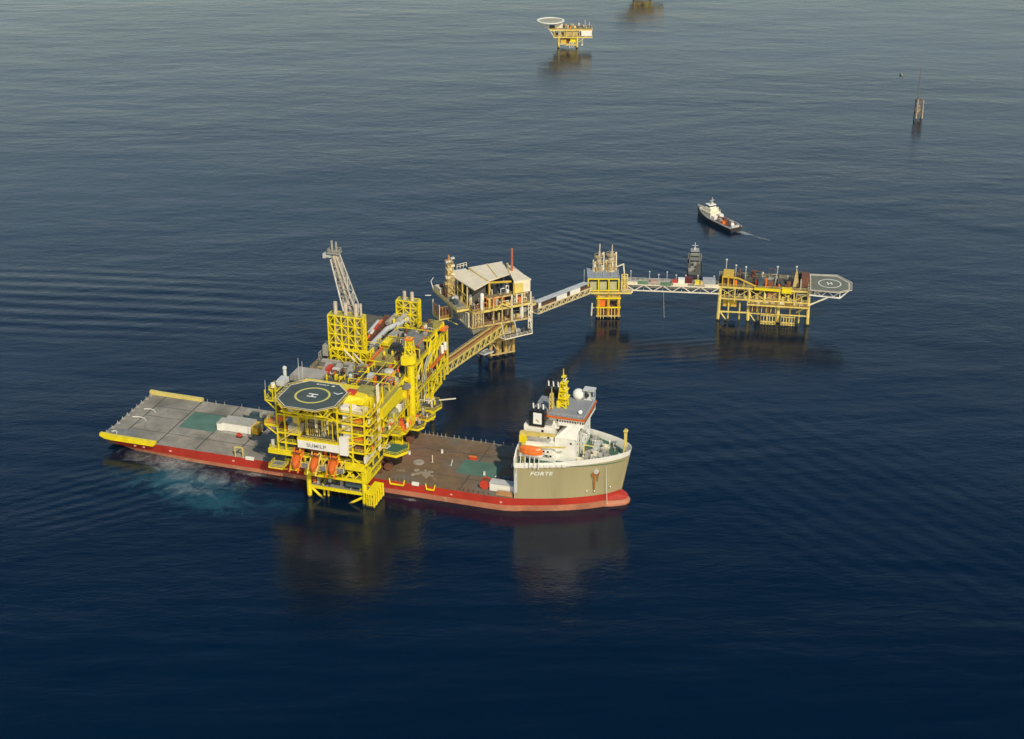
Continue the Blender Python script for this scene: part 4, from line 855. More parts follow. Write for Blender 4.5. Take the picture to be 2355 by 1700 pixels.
# exhaust tower near, four stacks
def tower(x0, x1, y0, y1, z0, z1, nx, ny, nz, stacks, ztop):
    T_ = P; mb = P.mb(); lattice_face(mb, (x0, y0), (x1, y0), z0, z1, nx, nz, .5); lattice_face(mb, (x0, y1), (x1, y1), z0, z1, nx, nz, .45); lattice_face(mb, (x1, y0), (x1, y1), z0, z1, ny, nz, .5); lattice_face(mb, (x0, y0), (x0, y1), z0, z1, ny, nz, .45)
    tw = P.part('stack_tower', mb, YEL)
    for k in range(1, nz + 1):
        mb = P.mb(); z = lerp(z0, z1, k / nz); mb.box(x0, x1, y0 + .3, y1 - .3, z - .1, z + .05); P.part('tower_floor', mb, OLIVE, tw)
    for x, y, r in stacks:
        mb = P.mb(); mb.tube((x, y, z0), (x, y, ztop), r, 10); P.part('exhaust_stack', mb, paint('stack cladding', (0.55, 0.46, 0.36), .5, .2, .3), tw)
    return tw
tower(86.6, 101, 39, 43.5, MZ, 54.4, 5, 2, 5, [(89.2, 41, .8), (93.6, 41, .8), (98, 41, .8), (99.8, 42, .45)], 59.6)
mb = P.mb(); lattice_face(mb, (88, 37), (104.2, 37), MZ, 40.6, 5, 2, .5); lattice_face(mb, (104.2, 37), (104.2, 43), MZ, 40.6, 2, 2, .5); mb.box(88, 104.2, 37.2, 39, 40.5, 40.7); P.part('stair_frame', mb, YEL)
mb = P.mb(); mb.beam((94, 36.7, 41), (98.6, 36.7, 36.4), .5); mb.beam((98, 36.6, 40), (103, 36.6, 35), .5); P.part('stair_flight', mb, CREAM)
mb = P.mb(); mb.box(83.5, 86, 39, 44, 36, 40.5); mb.rail([(82.2, 38, MZ), (82.2, 46, MZ)], 3, .3, 2); P.part('side_frame', mb, STEEL)
deck_plate(P, 81.6, 86, 30, 48, MZ - .8, GRATE, YELR, .8, True, 'swn')
tower(100, 109.4, 80, 84, MZ, 46.2, 3, 2, 4, [(103.2, 81.6, .75), (106.6, 81.6, .75)], 50)
# dark weather roof, pipe rack, ducts
mb = P.mb(); mb.box(84.5, 97, 60, 84.5, 35.4, 35.9); P.part('flat_roof', mb, paint('dark roof plate', (0.12, 0.105, 0.075), .8, .3, .3))
mb = P.mb()
for k in range(9): mb.box(95.2 - .1 * k, 97.6 - .1 * k, 53 + 3.2 * k, 55.2 + 3.2 * k, 36, 38 + .3 * (k % 3))
P.part('pipe_rack', mb, BROWN)
for k, m in enumerate((ORNG, CREAM, REDB, ORNG)):
    mb = P.mb(); mb.tube((96.6 - .3 * k, 54 + 5.5 * k, 38.6), (96.2 - .3 * k, 58 + 5.5 * k, 38.6), .55, 8); P.part('pipe', mb, m)
mb = P.mb(); mb.tube((94.6, 62, 38.2), (94.0, 74, 38.2), .8, 10); P.part('pressure_vessel', mb, GREYW)
mb = P.mb(); mb.path([(99.6, 52, 37.4), (99.8, 69, 37.4), (103.4, 76, 38), (105, 81, 38)], 1.15, 10); P.part('exhaust_duct', mb, GREYW)
mb = P.mb(); mb.path([(98.6, 73, 38.2), (99.8, 83.6, 39)], 1.3, 10); P.part('exhaust_duct', mb, STEEL); mb = P.mb(); mb.path([(102.6, 74.5, 39), (104.2, 83.8, 39.8)], 1.3, 10); P.part('exhaust_duct', mb, STEEL)
for x0, x1, y0, y1, h, m in ((99, 102.4, 50, 60, 2.2, GRATEG), (103, 108, 60, 68, 3.4, STEEL), (104, 107, 52, 58, 4.6, YEL), (110, 116, 60, 72, 3.4, GRATEG), (112.5, 119, 53, 62, 6.2, GRATEG)):
    mb = P.mb(); mb.box(x0, x1, y0, y1, MZ, MZ + h); mb.box(x0 + .6, x1 - .8, y0 + .8, y1 - 1, MZ + h, MZ + h + .4); P.part('machinery_housing', mb, m)
clutter(P, 22, 99, 120, 50, 79, MZ + 1.5, [TEAL, STEEL, BROWN, DARK, GREYW, YEL, CREAM], 3.4, 3, 47)
for x0, y0 in ((106, 38), (111.2, 38)):
    mb = P.mb(); mb.box(x0, x0 + 4.8, y0, y0 + 12, MZ, 37.6); P.part('flat_roof', mb, OLIVE)
mb = P.mb(); mb.box(104.8, 105.8, 36, 50, 36, 38.2); P.part('frame_beam', mb, ORNG)
mb = P.mb(); mb.hexa([(109.6, 45, 37.6), (115, 45, 37.6), (115, 49.6, 37.6), (109.6, 49.6, 37.6)], [(110, 45.4, 40), (114.6, 45.4, 40), (114.6, 49, 40.6), (110, 49, 40.6)]); P.part('machinery_housing', mb, paint('black blue paint', (0.02, 0.03, 0.036)))
mb = P.mb(); mb.box(110.6, 113.4, 45.8, 48.4, 40.5, 41.6); P.part('machinery_housing', mb, DARK)
# crane pedestal on the right
CX, CY = 123.6, 34.0
mb = P.mb(); mb.tube((CX, CY, 14), (CX, CY, 40.5), 1.55, 16); pd = P.part('crane_pedestal', mb, YEL)
mb = P.mb(); mb.tube((CX, CY, 39.4), (CX, CY, 40.6), 1.6, 16, 2.4); mb.tube((CX, CY, 40.6), (CX, CY, 44), 2.4, 16); P.part('slew_ring', mb, YEL, pd)
mb = P.mb(); mb.box(CX - 3, CX - .4, CY - 2.8, CY + .8, 40.2, 43.8); P.part('crane_cab', mb, YEL, pd)
mb = P.mb(); lattice_mast(mb, CX - .2, CY, 44, 51, 1.6, 1.0, 2, .42); mb.tube((CX - .2, CY, 46), (CX - .2, CY, 50.4), 1.15, 10, .8); P.part('crane_tower', mb, YEL, pd)
mb = P.mb(); mb.box(CX - 2, CX + 1.4, CY - 1.6, CY + 1.5, 50.6, 51.1); P.part('crane_head', mb, ORNG, pd)
mb = P.mb(); lattice_face(mb, (CX + .4, CY + 2.2), (CX + .4, CY + 5.6), 15, 38, 1, 8, .3); P.part('ladder_cage', mb, YEL, pd)
mb = P.mb(); mb.box(121.6, CX - .5, CY - 1.4, CY + 1.4, 22.8, 24.2); mb.box(121.6, CX - .5, CY - 1.4, CY + 1.4, 32.4, 34); P.part('pedestal_bracket', mb, YEL, pd)
mb = P.mb(); mb.box(121.7, 123.4, CY - 5.5, CY - 2.2, 24.2, 31); P.part('control_room', mb, YEL); mb = P.mb(); mb.box(123.4, 123.5, CY - 4.4, CY - 3, 26, 29.8); P.part('door_panel', mb, ORNG)
mb = P.mb(); mb.tube((122.8, CY - 4, 31.2), (122.8, CY - 4, 32.4), 2.0, 16); P.part('tank_lid', mb, GRATEG)
# yellow box girder, cylinders and landings down the right side
mb = P.mb(); mb.hexa([(117, 2.5, 30.4), (124.0, 2.5, 30.4), (124.0, 23, 30.4), (117, 23, 30.4)], [(117, 2.5, 34.8), (124.0, 2.5, 34.8), (124.0, 23, 34.8), (117, 23, 34.8)]); P.part('box_girder', mb, YEL)
mb = P.mb(); mb.box(117.2, 123.4, 2.8, 22.8, 34.8, 35.0); P.part('roof_plate', mb, OLIVE)
mb = P.mb(); mb.box(118, 120, 2.8, 11.5, 35.05, 36.8); P.part('pipe_rack', mb, REDB)
mb = P.mb(); mb.beam((122.4, 3, 30.2), (122.4, 12, 24.6), .8); mb.beam((122.4, 18.6, 28.2), (122.4, 42, 28.2), .9); P.part('frame_beam', mb, YEL)
for v in (-.2, 1.2):
    mb = P.mb(); mb.tube((122.9, v, 18), (122.9, v, 46), .3, 8); P.part('vent_stack', mb, CREAM)
mb = P.mb(); mb.tube((120.4, 30.5, 24.2), (120.4, 30.5, 29.6), 2.3, 16); mb.ball((120.4, 30.5, 29.6), 2.3, 16, 8, 1, 1, .4); P.part('pressure_vessel', mb, GRATEG)
mb = P.mb(); mb.tube((121.4, 18, 20), (121.4, 18, 26.6), 2.6, 16); mb.ball((121.4, 18, 26.6), 2.6, 16, 8, 1, 1, .35); P.part('pressure_vessel', mb, paint('olive grey paint', (0.28, 0.26, 0.13)))
mb = P.mb(); mb.box(122.6, 124.2, 19.5, 21.6, 25.5, 28); P.part('cabin', mb, WHT)
mb = P.mb(); mb.tube((117, 27, MZ), (117, 27, 39), 2.1, 14); mb.ball((117, 27, 39), 2.1, 14, 8, 1, 1, .5); P.part('pressure_vessel', mb, paint('pale insulated vessel', (0.46, 0.44, 0.36)))
mb = P.mb(); mb.rail([(114.6, 24.6, 37.5), (119.4, 24.6, 37.5), (119.4, 29.4, 37.5)], 1.2, .2, 2); P.part('railing', mb, YEL)
for poly, z, top, f in (([(123, 3.5), (128.6, 3.0), (131.6, 8.0), (130.4, 12.5), (123, 12.5)], 15.2, GREEN, 1.1), ([(122, 2.5), (125.4, 2.5), (125.4, 14), (122, 14)], 24.0, GRATE, 1.2),
                        ([(122, 16), (127.6, 16), (127.6, 27), (122, 27)], 18.6, ORNG, 1.0), ([(122, 27), (128.6, 27), (130.2, 30), (129.4, 35), (122, 35)], 15.0, GRATE, .9),
                        ([(122, 35), (130, 35), (131.5, 40), (122, 42)], 15.6, GRATE, 1.0), ([(122, 44), (129.4, 44), (131, 49), (128, 54), (122, 54)], 15.2, GRATE, .8), ([(122, 12.4), (126.4, 12.4), (126.4, 16), (122, 16)], 19.4, OLIVE, 1)):
    poly_plate(P, poly, z, top, YEL, f)
clutter(P, 10, 122.6, 127, 16.6, 26.4, 18.7, [ORNG, ORNG, TEAL, REDB, YEL, CREAM], 2.4, 2.4, 51)
clutter(P, 10, 122.6, 129, 28, 40, 15.7, WARM, 2.8, 2.2, 53)
clutter(P, 9, 122.6, 128, 44.5, 53.5, 15.4, [STEEL, GREYW, CREAM, YEL, ORNG], 3.2, 2.2, 54)
clutter(P, 10, 122.3, 125, 3, 13.4, 24.1, [ORNG, REDB, CREAM, OLIVE], 2, 2, 55)
for v in (16, 20.5, 27, 33, 35.5, 41, 45, 52):
    mb = P.mb(); mb.beam((122.2, v, 11 if v > 30 else 13.6), (126.5, v, 14.6 if v > 27.5 else 17.8), .4); mb.beam((122.3, v, 14), (122.3, v, 24), .5); P.part('bracket', mb, YEL)
for k in range(6):
    mb = P.mb(); mb.tube((123.4, 15.6 + 1.5 * k, 17.6), (123.4, 15.6 + 1.5 * k, 8.5), .32, 8); P.part('conductor', mb, YEL)
mb = P.mb(); mb.beam((129.5, 50, 17.4), (135.5, 53.5, 17.4), .4); P.part('vent_boom', mb, CREAM)
mb = P.mb(); mb.path([(122.4, 4.5, 17), (124.6, 3.6, 17.4), (124.8, 6.4, 17.2), (122.6, 7.4, 17)], .3, 8); P.part('hose', mb, GREYW)
# stair tower and bridge landing at the far right corner
for z, m, x1 in ((38.2, GRATE, 121), (31.6, GRATE, 121.6), (26.2, TEAL, 122.4), (20.6, GRATE, 122.4)):
    deck_plate(P, 114.4, x1, 62, 79.5, z, m, YEL if z != 26.2 else ORNG, .9, True, 'sne')
for u, v in ((114.6, 63), (121.4, 63), (121.4, 70.5), (121.4, 79), (114.6, 79)):
    mb = P.mb(); mb.beam((u, v, 12.5), (u, v, 39.4 if v > 65 else 34), .6); P.part('column', mb, YEL)
mb = P.mb(); mb.beam((121.6, 56.5, 26), (121.6, 63, 38), .55); mb.beam((121.6, 58.5, 26), (121.6, 64, 37), .45); mb.beam((121.6, 63, 36), (121.6, 71, 36.4), .6); mb.beam((121.6, 63.5, 36), (121.6, 66, 29), .5); mb.beam((121.6, 68.6, 36), (121.6, 66, 29), .5); P.part('brace', mb, YEL)
xbrace(P, (121.7, 70.6), (121.7, 79), 20.8, 26, .36, YEL, True); xbrace(P, (121.7, 63), (121.7, 70.5), 13.4, 20.4, .4, YEL, True)
mb = P.mb(); mb.box(119.4, 121, 72, 75, 38.3, 41.2); P.part('machinery_housing', mb, OLIVE); mb = P.mb(); mb.box(119.6, 123.5, 75.5, 79.8, 36.6, 37.2); P.part('side_landing', mb, ORNG)
mb = P.mb(); mb.tube((122.2, 74.6, 27), (122.2, 74.6, 30.4), .8, 10); mb.tube((122.2, 78.2, 27), (122.2, 78.2, 30.4), .8, 10); P.part('pressure_vessel', mb, WHT)
clutter(P, 8, 114.8, 121, 65, 78.6, 38.3, [OLIVE, CREAM, STEEL, ORNG], 1.8, 2, 57)
clutter(P, 10, 115, 122, 63, 78, 20.7, [BROWN, STEEL, CREAM, YEL, ORNG], 2.6, 2.4, 58)
clutter(P, 10, 114, 121, 50, 75, 13.2, [YEL, STEEL, ORNG, CREAM], 3, 2.6, 59)
clutter(P, 12, 116.5, 121.4, 9, 58, 24.2, WARM, 4, 2.8, 60)
clutter(P, 16, 121.8, 123.6, 9, 62, 24.2, [ORNG, BROWN, YEL, OLIVE, STEEL, OLIVE], 3.4, 1.6, 260)
deck_plate(P, 121.8, 124.0, 9, 62, 24.1, GRATE, YEL, .5, True, 'e')
for k in range(5):
    y = rnd.uniform(37, 58); mb = P.mb(); mb.path([(122.6, y, 14), (122.6, y, rnd.uniform(20, 30)), (122.6, y + rnd.uniform(2, 7), 31), (122.6, y + 8, 33.5)], .22, 6); P.part('pipe', mb, rnd.choice([YELP, CREAM, STEEL, YEL]))
# flare boom leaning out from the far left corner
mb = P.mb(); B0 = [(76.6, 82, 38.2), (83.0, 82, 37.7), (83.2, 78, 35.2), (77, 78, 35.6)]; B1 = [(65.9, 92, 58.6), (69.4, 92, 59.6), (69.2, 90, 57.8), (66.1, 90, 57)]
B0 = [Vector(b) for b in B0]; B1 = [Vector(b) for b in B1]; n = 8
for i in range(4):
    mb.beam(B0[i], B1[i], .55)
    for k in range(n):
        a0, a1 = B0[i].lerp(B1[i], k / n), B0[i].lerp(B1[i], (k + 1) / n); b0, b1 = B0[(i + 1) % 4].lerp(B1[(i + 1) % 4], k / n), B0[(i + 1) % 4].lerp(B1[(i + 1) % 4], (k + 1) / n)
        mb.beam(a0, b0, .3); mb.beam(a0 if k % 2 else b0, b1 if k % 2 else a1, .3)
fb = P.part('flare_boom', mb, STEEL)
mb = P.mb(); mb.tube((79.2, 80.2, 37), (67.2, 91, 58.4), .75, 8); mb.tube((81.0, 80.6, 37), (68.2, 91.4, 58.6), .6, 8); P.part('flare_pipe', mb, paint('tan pipe', (0.36, 0.30, 0.22)), fb)
mb = P.mb(); mb.hexa([(72.8, 86.0, 46.4), (76.4, 86.0, 46.0), (76.4, 86.3, 46.0), (72.8, 86.3, 46.4)], [(66.6, 91.8, 57.6), (69.2, 91.8, 58.4), (69.2, 92.1, 58.4), (66.6, 92.1, 57.6)]); P.part('heat_shield', mb, paint('tan plate', (0.38, 0.34, 0.27)), fb)
mb = P.mb(); mb.box(64.6, 70, 90, 94, 59.6, 60.1); mb.rail([(64.8, 90.1, 60.1), (69.8, 90.1, 60.1), (69.8, 93.8, 60.1), (64.8, 93.8, 60.1)], 1.4, .2, 2, True); P.part('tip_platform', mb, STEEL, fb)
for x, z in ((66.2, 65), (68.2, 64.6)):
    mb = P.mb(); mb.tube((x, 92, 59), (x, 92, z), .5, 8, .42); P.part('flare_tip', mb, STEEL, fb)
mb = P.mb(); mb.box(62.6, 66, 90.6, 92.4, 57.6, 58.6); mb.box(62.4, 63.6, 90.4, 92.6, 57.2, 59.2); P.part('sensor_box', mb, GREYW, fb)
mb = P.mb(); mb.beam((86.2, 80, 34), (77.4, 78.4, 35.4), .6); mb.beam((86.2, 83.6, 34), (76.8, 82, 38), .6); mb.beam((86.2, 83.6, 25), (79, 81, 36), .6); P.part('boom_bracket', mb, STEEL, fb)
for i, (u, lab) in enumerate(((92, 'orange lifeboat at the left end of the row under the platform sign'), (99.4, 'orange lifeboat in the middle of the row under the platform sign'), (107, 'orange lifeboat at the right end of the row under the platform sign'))):
    L = Thing('lifeboat', lab, 'lifeboat', SHIP, (u, -13, 14), 'lifeboats under the platform sign')
    mb = MB((0, 0, 0)); boat_shell(mb, 0, 0, 0.9, 8.4, 3.2, 2.3, True); c1 = L.part('canopy', mb, ORNGB)
    mb = MB((0, 0, 0)); boat_shell(mb, 0, 0, -.35, 8.4, 3.0, 1.25, False); c2 = L.part('hull', mb, ORNG)
    mb = MB((0, 0, 0)); mb.box(2.0, 3.4, -.6, .6, 2.6, 3.5); c3 = L.part('conning_hatch', mb, ORNG)
    L.e.location = SHIP.w((u + 2.2, -13.2, 14.8)); L.e.rotation_euler = (Matrix.Rotation(SHIP.a, 4, 'Z') @ Matrix.Rotation(R(90 + 8), 4, 'Z') @ Matrix.Rotation(R(-20), 4, 'Y')).to_euler()

# ------------------------------------------------------------------ weathered platform with cream roofs (P2F frame)
Q = Thing('offshore_platform', 'weathered oil platform with cream sloping roofs behind the big yellow one', 'oil platform', P2F, (15, 12, 0))
for u, v in ((10.5, 4), (14, 4), (18, 4), (21.8, 4), (10.5, 16), (21.8, 16)):
    mb = Q.mb(); mb.tube((u, v, -4), (u, v, 17), .85, 10); Q.part('leg', mb, LEGR)
for z in (1.5, 8.0):
    mb = Q.mb(); mb.beam((10, 3.4, z), (22.4, 3.4, z), .6); mb.beam((10, 16, z), (22.4, 16, z), .5); mb.beam((10.4, 3.6, z), (10.4, 16, z), .5); mb.beam((22.0, 3.6, z), (22.0, 16, z), .5); Q.part('frame_beam', mb, YELR)
for k in range(14):
    mb = Q.mb(); mb.tube((11.4 + k * .76, 5 + (k % 3) * 3, -3), (11.4 + k * .76, 5 + (k % 3) * 3, 17), .36, 8); Q.part('conductor', mb, [YELR, CREAM, BROWN][k % 3])
mb = Q.mb(); mb.box(11, 22, 5, 15, 8.2, 8.5); Q.part('walkway', mb, GRATE)
mb = Q.mb(); mb.box(14.6, 21.4, 3.8, 7, 9, 13); Q.part('grating_panel', mb, paint('tan plate', (0.38, 0.34, 0.27)))
for p, q in (((15, 3.3, 1.5), (10.6, 3.3, 8)), ((18, 3.3, 1.5), (21.8, 3.3, 8)), ((22.1, 4, 1.5), (22.1, 16, 8))):
    mb = Q.mb(); mb.beam(p, q, .42); Q.part('brace', mb, YELR)
deck_plate(Q, -.4, 29.2, 0, 26, 18.6, BROWN, YELR, .8, True, 'sew')
deck_plate(Q, 0, 29.2, 0, 26, 25.8, BROWN, YELP, 1.0, True, 'sew')
deck_plate(Q, -6, 0, 4, 33, 26.4, GRATEG, YELP, 1.0, True, 'wsn')
deck_plate(Q, 8, 28.5, 2, 24, 30.6, GRATE, YELR, .8, True, 'se')
deck_plate(Q, 27.5, 31.5, 0, 10, 25.0, GRATE, YELP, .8, True, 'sen')
for u in (.2, 5.2, 10.3, 14.6, 19.4, 24.4, 28.8):
    mb = Q.mb(); mb.beam((u, .3, 13.5 if u > 28 else 18), (u, .3, 31 if u > 5 else 26), .6); Q.part('column', mb, CREAM if u > 18 else YELR)
for v in (7, 14, 20, 25.6):
    mb = Q.mb(); mb.beam((28.9, v, 18), (28.9, v, 36), .6); mb.beam((0, v, 16), (0, v, 26), .5); Q.part('column', mb, YELR)
mb = Q.mb()   # grimy cladding on the left underside
mb.hexa([(1.5, 3, 13.6), (9, 6, 13.4), (9, 24, 15), (-.5, 24, 17)], [(-.6, .3, 18), (9, .3, 18), (9, 26, 18.2), (-4, 26, 20)]); Q.part('hopper', mb, paint('grimy tank paint', (0.62, 0.56, 0.42)))
mb = Q.mb()
for k in range(8): mb.box(-1.2 - .1 * k, -.5, 2.5 + 2.6 * k, 4.4 + 2.6 * k, 17.6, 24.6)
Q.part('tank_row', mb, paint('grimy tank paint', (0.62, 0.56, 0.42), .6, .4, .5, .4, (0.26, 0.17, 0.09)))
mb = Q.mb(); mb.box(0, 4.4, .6, 25, 18.7, 25); Q.part('wall_panel', mb, paint('grimy cladding', (0.46, 0.4, 0.29), .7, .45, .5, .4, (0.2, 0.11, 0.05)))
mb = Q.mb(); mb.box(3.5, 10, 8, 24, 26, 35.4); Q.part('process_module', mb, paint('interior shade grey', (0.10, 0.095, 0.08), .7, .4, .6, .3, (0.16, .08, .04)))  # block coloured dark to stand in for shade inside the open bay
for k, (y, h, m) in enumerate(((8, 4.5, CREAM), (11, 6, STEEL), (14, 3.6, TEAL), (16.6, 7, CREAM), (20, 5, YELR), (22.6, 6.4, STEEL))):
    mb = Q.mb(); mb.tube((2.4, y, 26), (2.4, y, 26 + h), .8, 10); mb.ball((2.4, y, 26 + h), .8, 10, 6); Q.part('pressure_vessel', mb, m)
for y in (7, 12.4, 18, 23):
    mb = Q.mb(); mb.beam((.4, y, 26), (.4, y, 35.6), .45); Q.part('column', mb, YELP)
mb = Q.mb(); mb.beam((.4, 7, 31), (.4, 23, 31), .4); mb.beam((.4, 7, 26.4), (.4, 12.4, 31), .3); mb.beam((.4, 23, 26.4), (.4, 18, 31), .3); Q.part('frame_beam', mb, YELP)
clutter(Q, 26, .4, 27, .6, 3, 26.0, [YELR, CREAM, BROWN, YELP, ORNG, STEEL], 5, 2.0, 75)
clutter(Q, 20, 28.6, 31, 1, 9.4, 25.1, [YELR, CREAM, BROWN, STEEL], 3, 1.6, 76)
clutter(Q, 16, 11, 20.6, 3, 11, 30.7, [WHT, DARK, STEEL, CREAM, TEAL], 4, 2, 77)
# roofs
def slab(T, pts, th, mat, name='roof'):
    mb = T.mb(); mb.hexa([(x, y, z - th) for x, y, z in pts], pts); return T.part(name, mb, mat)
ROOF = paint('cream sheet roof', (0.77, 0.66, 0.48), .55, .13, .25, .1, (0.4, 0.3, 0.2))
slab(Q, [(1.5, 1.2, 36.2), (10.4, 5.0, 37.2), (9.2, 24.4, 36.4), (-.8, 23.4, 35.8)], .5, ROOF)
slab(Q, [(10.8, 6.5, 37.0), (23, 10.4, 37.0), (27, 27.6, 36.4), (9.4, 26.5, 36.6)], .5, ROOF)
slab(Q, [(21, 1.6, 37.0), (29.6, 1.4, 36.6), (27.6, 22.0, 36.7), (23.4, 11.0, 37.2)], .5, ROOF)
mb = Q.mb(); mb.beam((9.9, 5.4, 37.2), (9.2, 25.6, 36.8), .4); mb.beam((16, 8.4, 37.2), (19, 27, 36.7), .3); mb.beam((23, 10.6, 37.4), (27, 22.6, 37), .4); Q.part('roof_ridge', mb, YELF)
mb = Q.mb(); mb.beam((10.8, 6.3, 36.2), (20.6, 3.4, 36.2), .7); mb.beam((10.6, 5.6, 36), (10.6, 5.6, 30), .7); mb.beam((20.8, 1.2, 36.4), (20.8, 1.2, 30.7), .6); mb.beam((11, 6, 31), (11, 6, 37), .5); Q.part('portal_frame', mb, paint('ochre paint', (0.62, 0.40, 0.04)))
mb = Q.mb(); mb.box(20.9, 29.2, 1.5, 1.9, 30.8, 36.4); mb.box(28.8, 29.2, 1.9, 20, 30.8, 36.4); Q.part('wall_panel', mb, CREAM)
mb = Q.mb(); mb.box(21.4, 25.6, 1.2, 1.48, 31, 35.6); Q.part('shutter_door', mb, YELF)
mb = Q.mb(); mb.box(12, 20.4, 12, 22, 30.7, 36.2); Q.part('engine_room', mb, DARK)
for k, (x, m) in enumerate(((12.2, WHT), (14.6, DARK), (16.6, TEAL), (18.2, WHT))):
    mb = Q.mb(); mb.tube((x, 5 + k % 2, 30.7), (x, 5 + k % 2, 33.2), .7, 10); mb.tube((x, 5, 33), (x + 1.6, 6, 33.6), .4, 8); Q.part('pressure_vessel', mb, m)
# left wing deck machinery
clutter(Q, 22, -5.6, 1, 5, 32, 26.5, [STEEL, YELR, BROWN, CREAM, TEAL, GREYW], 3.6, 2.8, 71)
mb = Q.mb(); mb.box(-5.4, -3, 25, 31, 26.5, 28.8); Q.part('cabin', mb, CREAM)
mb = Q.mb(); mb.tube((-3.6, 10, 27.8), (-3.6, 15, 27.8), 1.1, 12); Q.part('pressure_vessel', mb, TEAL)
mb = Q.mb(); mb.path([(-5.8, 32, 26.5), (-6.6, 33, 30), (-5.6, 32.4, 32)], .2, 6); mb.tube((-7.5, 31, 24), (-10, 32, 24), .2, 6); Q.part('vent_boom', mb, WHT)
clutter(Q, 24, .6, 27, .8, 7, 25.9, [YELR, CREAM, STEEL, BROWN, YELP, TEAL], 4, 2.6, 72)
clutter(Q, 24, 5, 28.4, .8, 8, 18.7, [YELR, CREAM, STEEL, TEAL, WHT, GRATE], 4.4, 2.6, 73)
mb = Q.mb(); mb.tube((5.0, .9, 26), (5.0, .9, 33.2), .9, 12); mb.ball((5, .9, 33.2), .9, 12, 6); Q.part('pressure_vessel', mb, WHT)
mb = Q.mb(); mb.tube((24.6, .9, 19), (24.6, .9, 24), .9, 12); Q.part('pressure_vessel', mb, WHT)
mb = Q.mb(); lattice_face(mb, (27.4, -.3), (29.3, -.3), 13.0, 25.4, 1, 6, .32); Q.part('ladder_cage', mb, CREAM)
mb = Q.mb(); lattice_face(mb, (1, -.3), (4, -.3), 18.6, 25.8, 2, 2, .35); Q.part('stair_frame', mb, YELR)
mb = Q.mb(); mb.beam((9, -.6, 25.8), (13.4, -.6, 25.8), .8); mb.beam((11, -.6, 25), (14, -.6, 28), .6); mb.beam((14, -.6, 28), (18.5, -.6, 25.6), .6); Q.part('frame_beam', mb, YELF)
# hanging workplace under the front and orange cage at the left
for p in ([(14, -4.2), (28.4, -3), (28.4, .0), (12, .0)],):
    poly_plate(Q, p, 12.2, DARK, CREAM, .6, True)
    for u, v in ((14, -4), (20.5, -3.6), (28.2, -2.9)): 
        mb = Q.mb(); mb.beam((u, v, 12), (u, 0, 18.4), .3); Q.part('hanger', mb, GREYW)
clutter(Q, 8, 17, 27.6, -2.6, -.4, 12.3, [TEAL, DARK, STEEL], 2.8, 2.2, 74)
deck_plate(Q, -10.5, -4, 14, 22, 19.0, BROWN, YELF, .7, True, 'wsne')
for u, v in ((-10.3, 14.2), (-4.2, 14.2), (-10.3, 21.8)):
    mb = Q.mb(); mb.beam((u, v, 19), (u, v, 26), .35); Q.part('hanger', mb, CREAM)
mb = Q.mb(); mb.box(-9, -5, 15.6, 20.4, 19.1, 21.6); Q.part('equipment_box', mb, BROWN); mb = Q.mb(); lattice_face(mb, (-10.3, 14.2), (-4.2, 14.2), 19, 24.6, 4, 1, .3, False); lattice_face(mb, (-10.3, 14.2), (-10.3, 21.8), 19, 24.6, 4, 1, .3, False); Q.part('cage_frame', mb, paint('ochre rust paint', (0.42, 0.2, 0.05), .7, .4, .6)); mb = Q.mb(); mb.beam((-7, 15, 18.4), (-1, 14, 14.6), .5); Q.part('bracket', mb, YELF)
# rusty derrick tower and red mast
mb = Q.mb(); lattice_mast(mb, -2.6, 20, 27, 44, 1.6, 1.2, 6, .32); mb.box(-3.6, -1.4, 19, 21, 27, 42); tw = Q.part('vent_tower', mb, YELR)
for z, dx in ((36, -2.2), (40, -1.6), (43.6, -2.2), (33, -2.8)):
    mb = Q.mb(); mb.box(-3.0 + dx * .8, -2.0, 18.8, 20.4, z, z + 1.0); mb.box(-2.4, -.6, 18.4, 19.4, z + 1.6, z + 2.4); Q.part('equipment_box', mb, [CREAM, YELR, BROWN, GREYW][int(z) % 4], tw)
mb = Q.mb(); mb.tube((-2.6, 20, 43), (-2.9, 20, 47), .6, 8, .4); mb.box(-4.4, -1.6, 19.2, 20.8, 44.4, 44.8); Q.part('vent_head', mb, paint('ochre rust paint', (0.42, 0.2, 0.05)), tw)
mb = Q.mb(); mb.tube((25.8, 14, 36.4), (25.8, 14, 47.6), .55, 10, .45); Q.part('red_mast', mb, paint('red oxide mast paint', (0.46, 0.12, 0.06)))
mb = Q.mb(); mb.rail([(4, 27, 36.6), (9, 27.4, 36.8)], 2, .2, 2); mb.box(2, 9, 26, 29, 33, 35.4); Q.part('roof_frame', mb, CREAM)

YELP2 = paint('cream yellow paint', (0.66, 0.55, 0.30), .5, .25, .4, .25, (0.33, 0.2, 0.1))
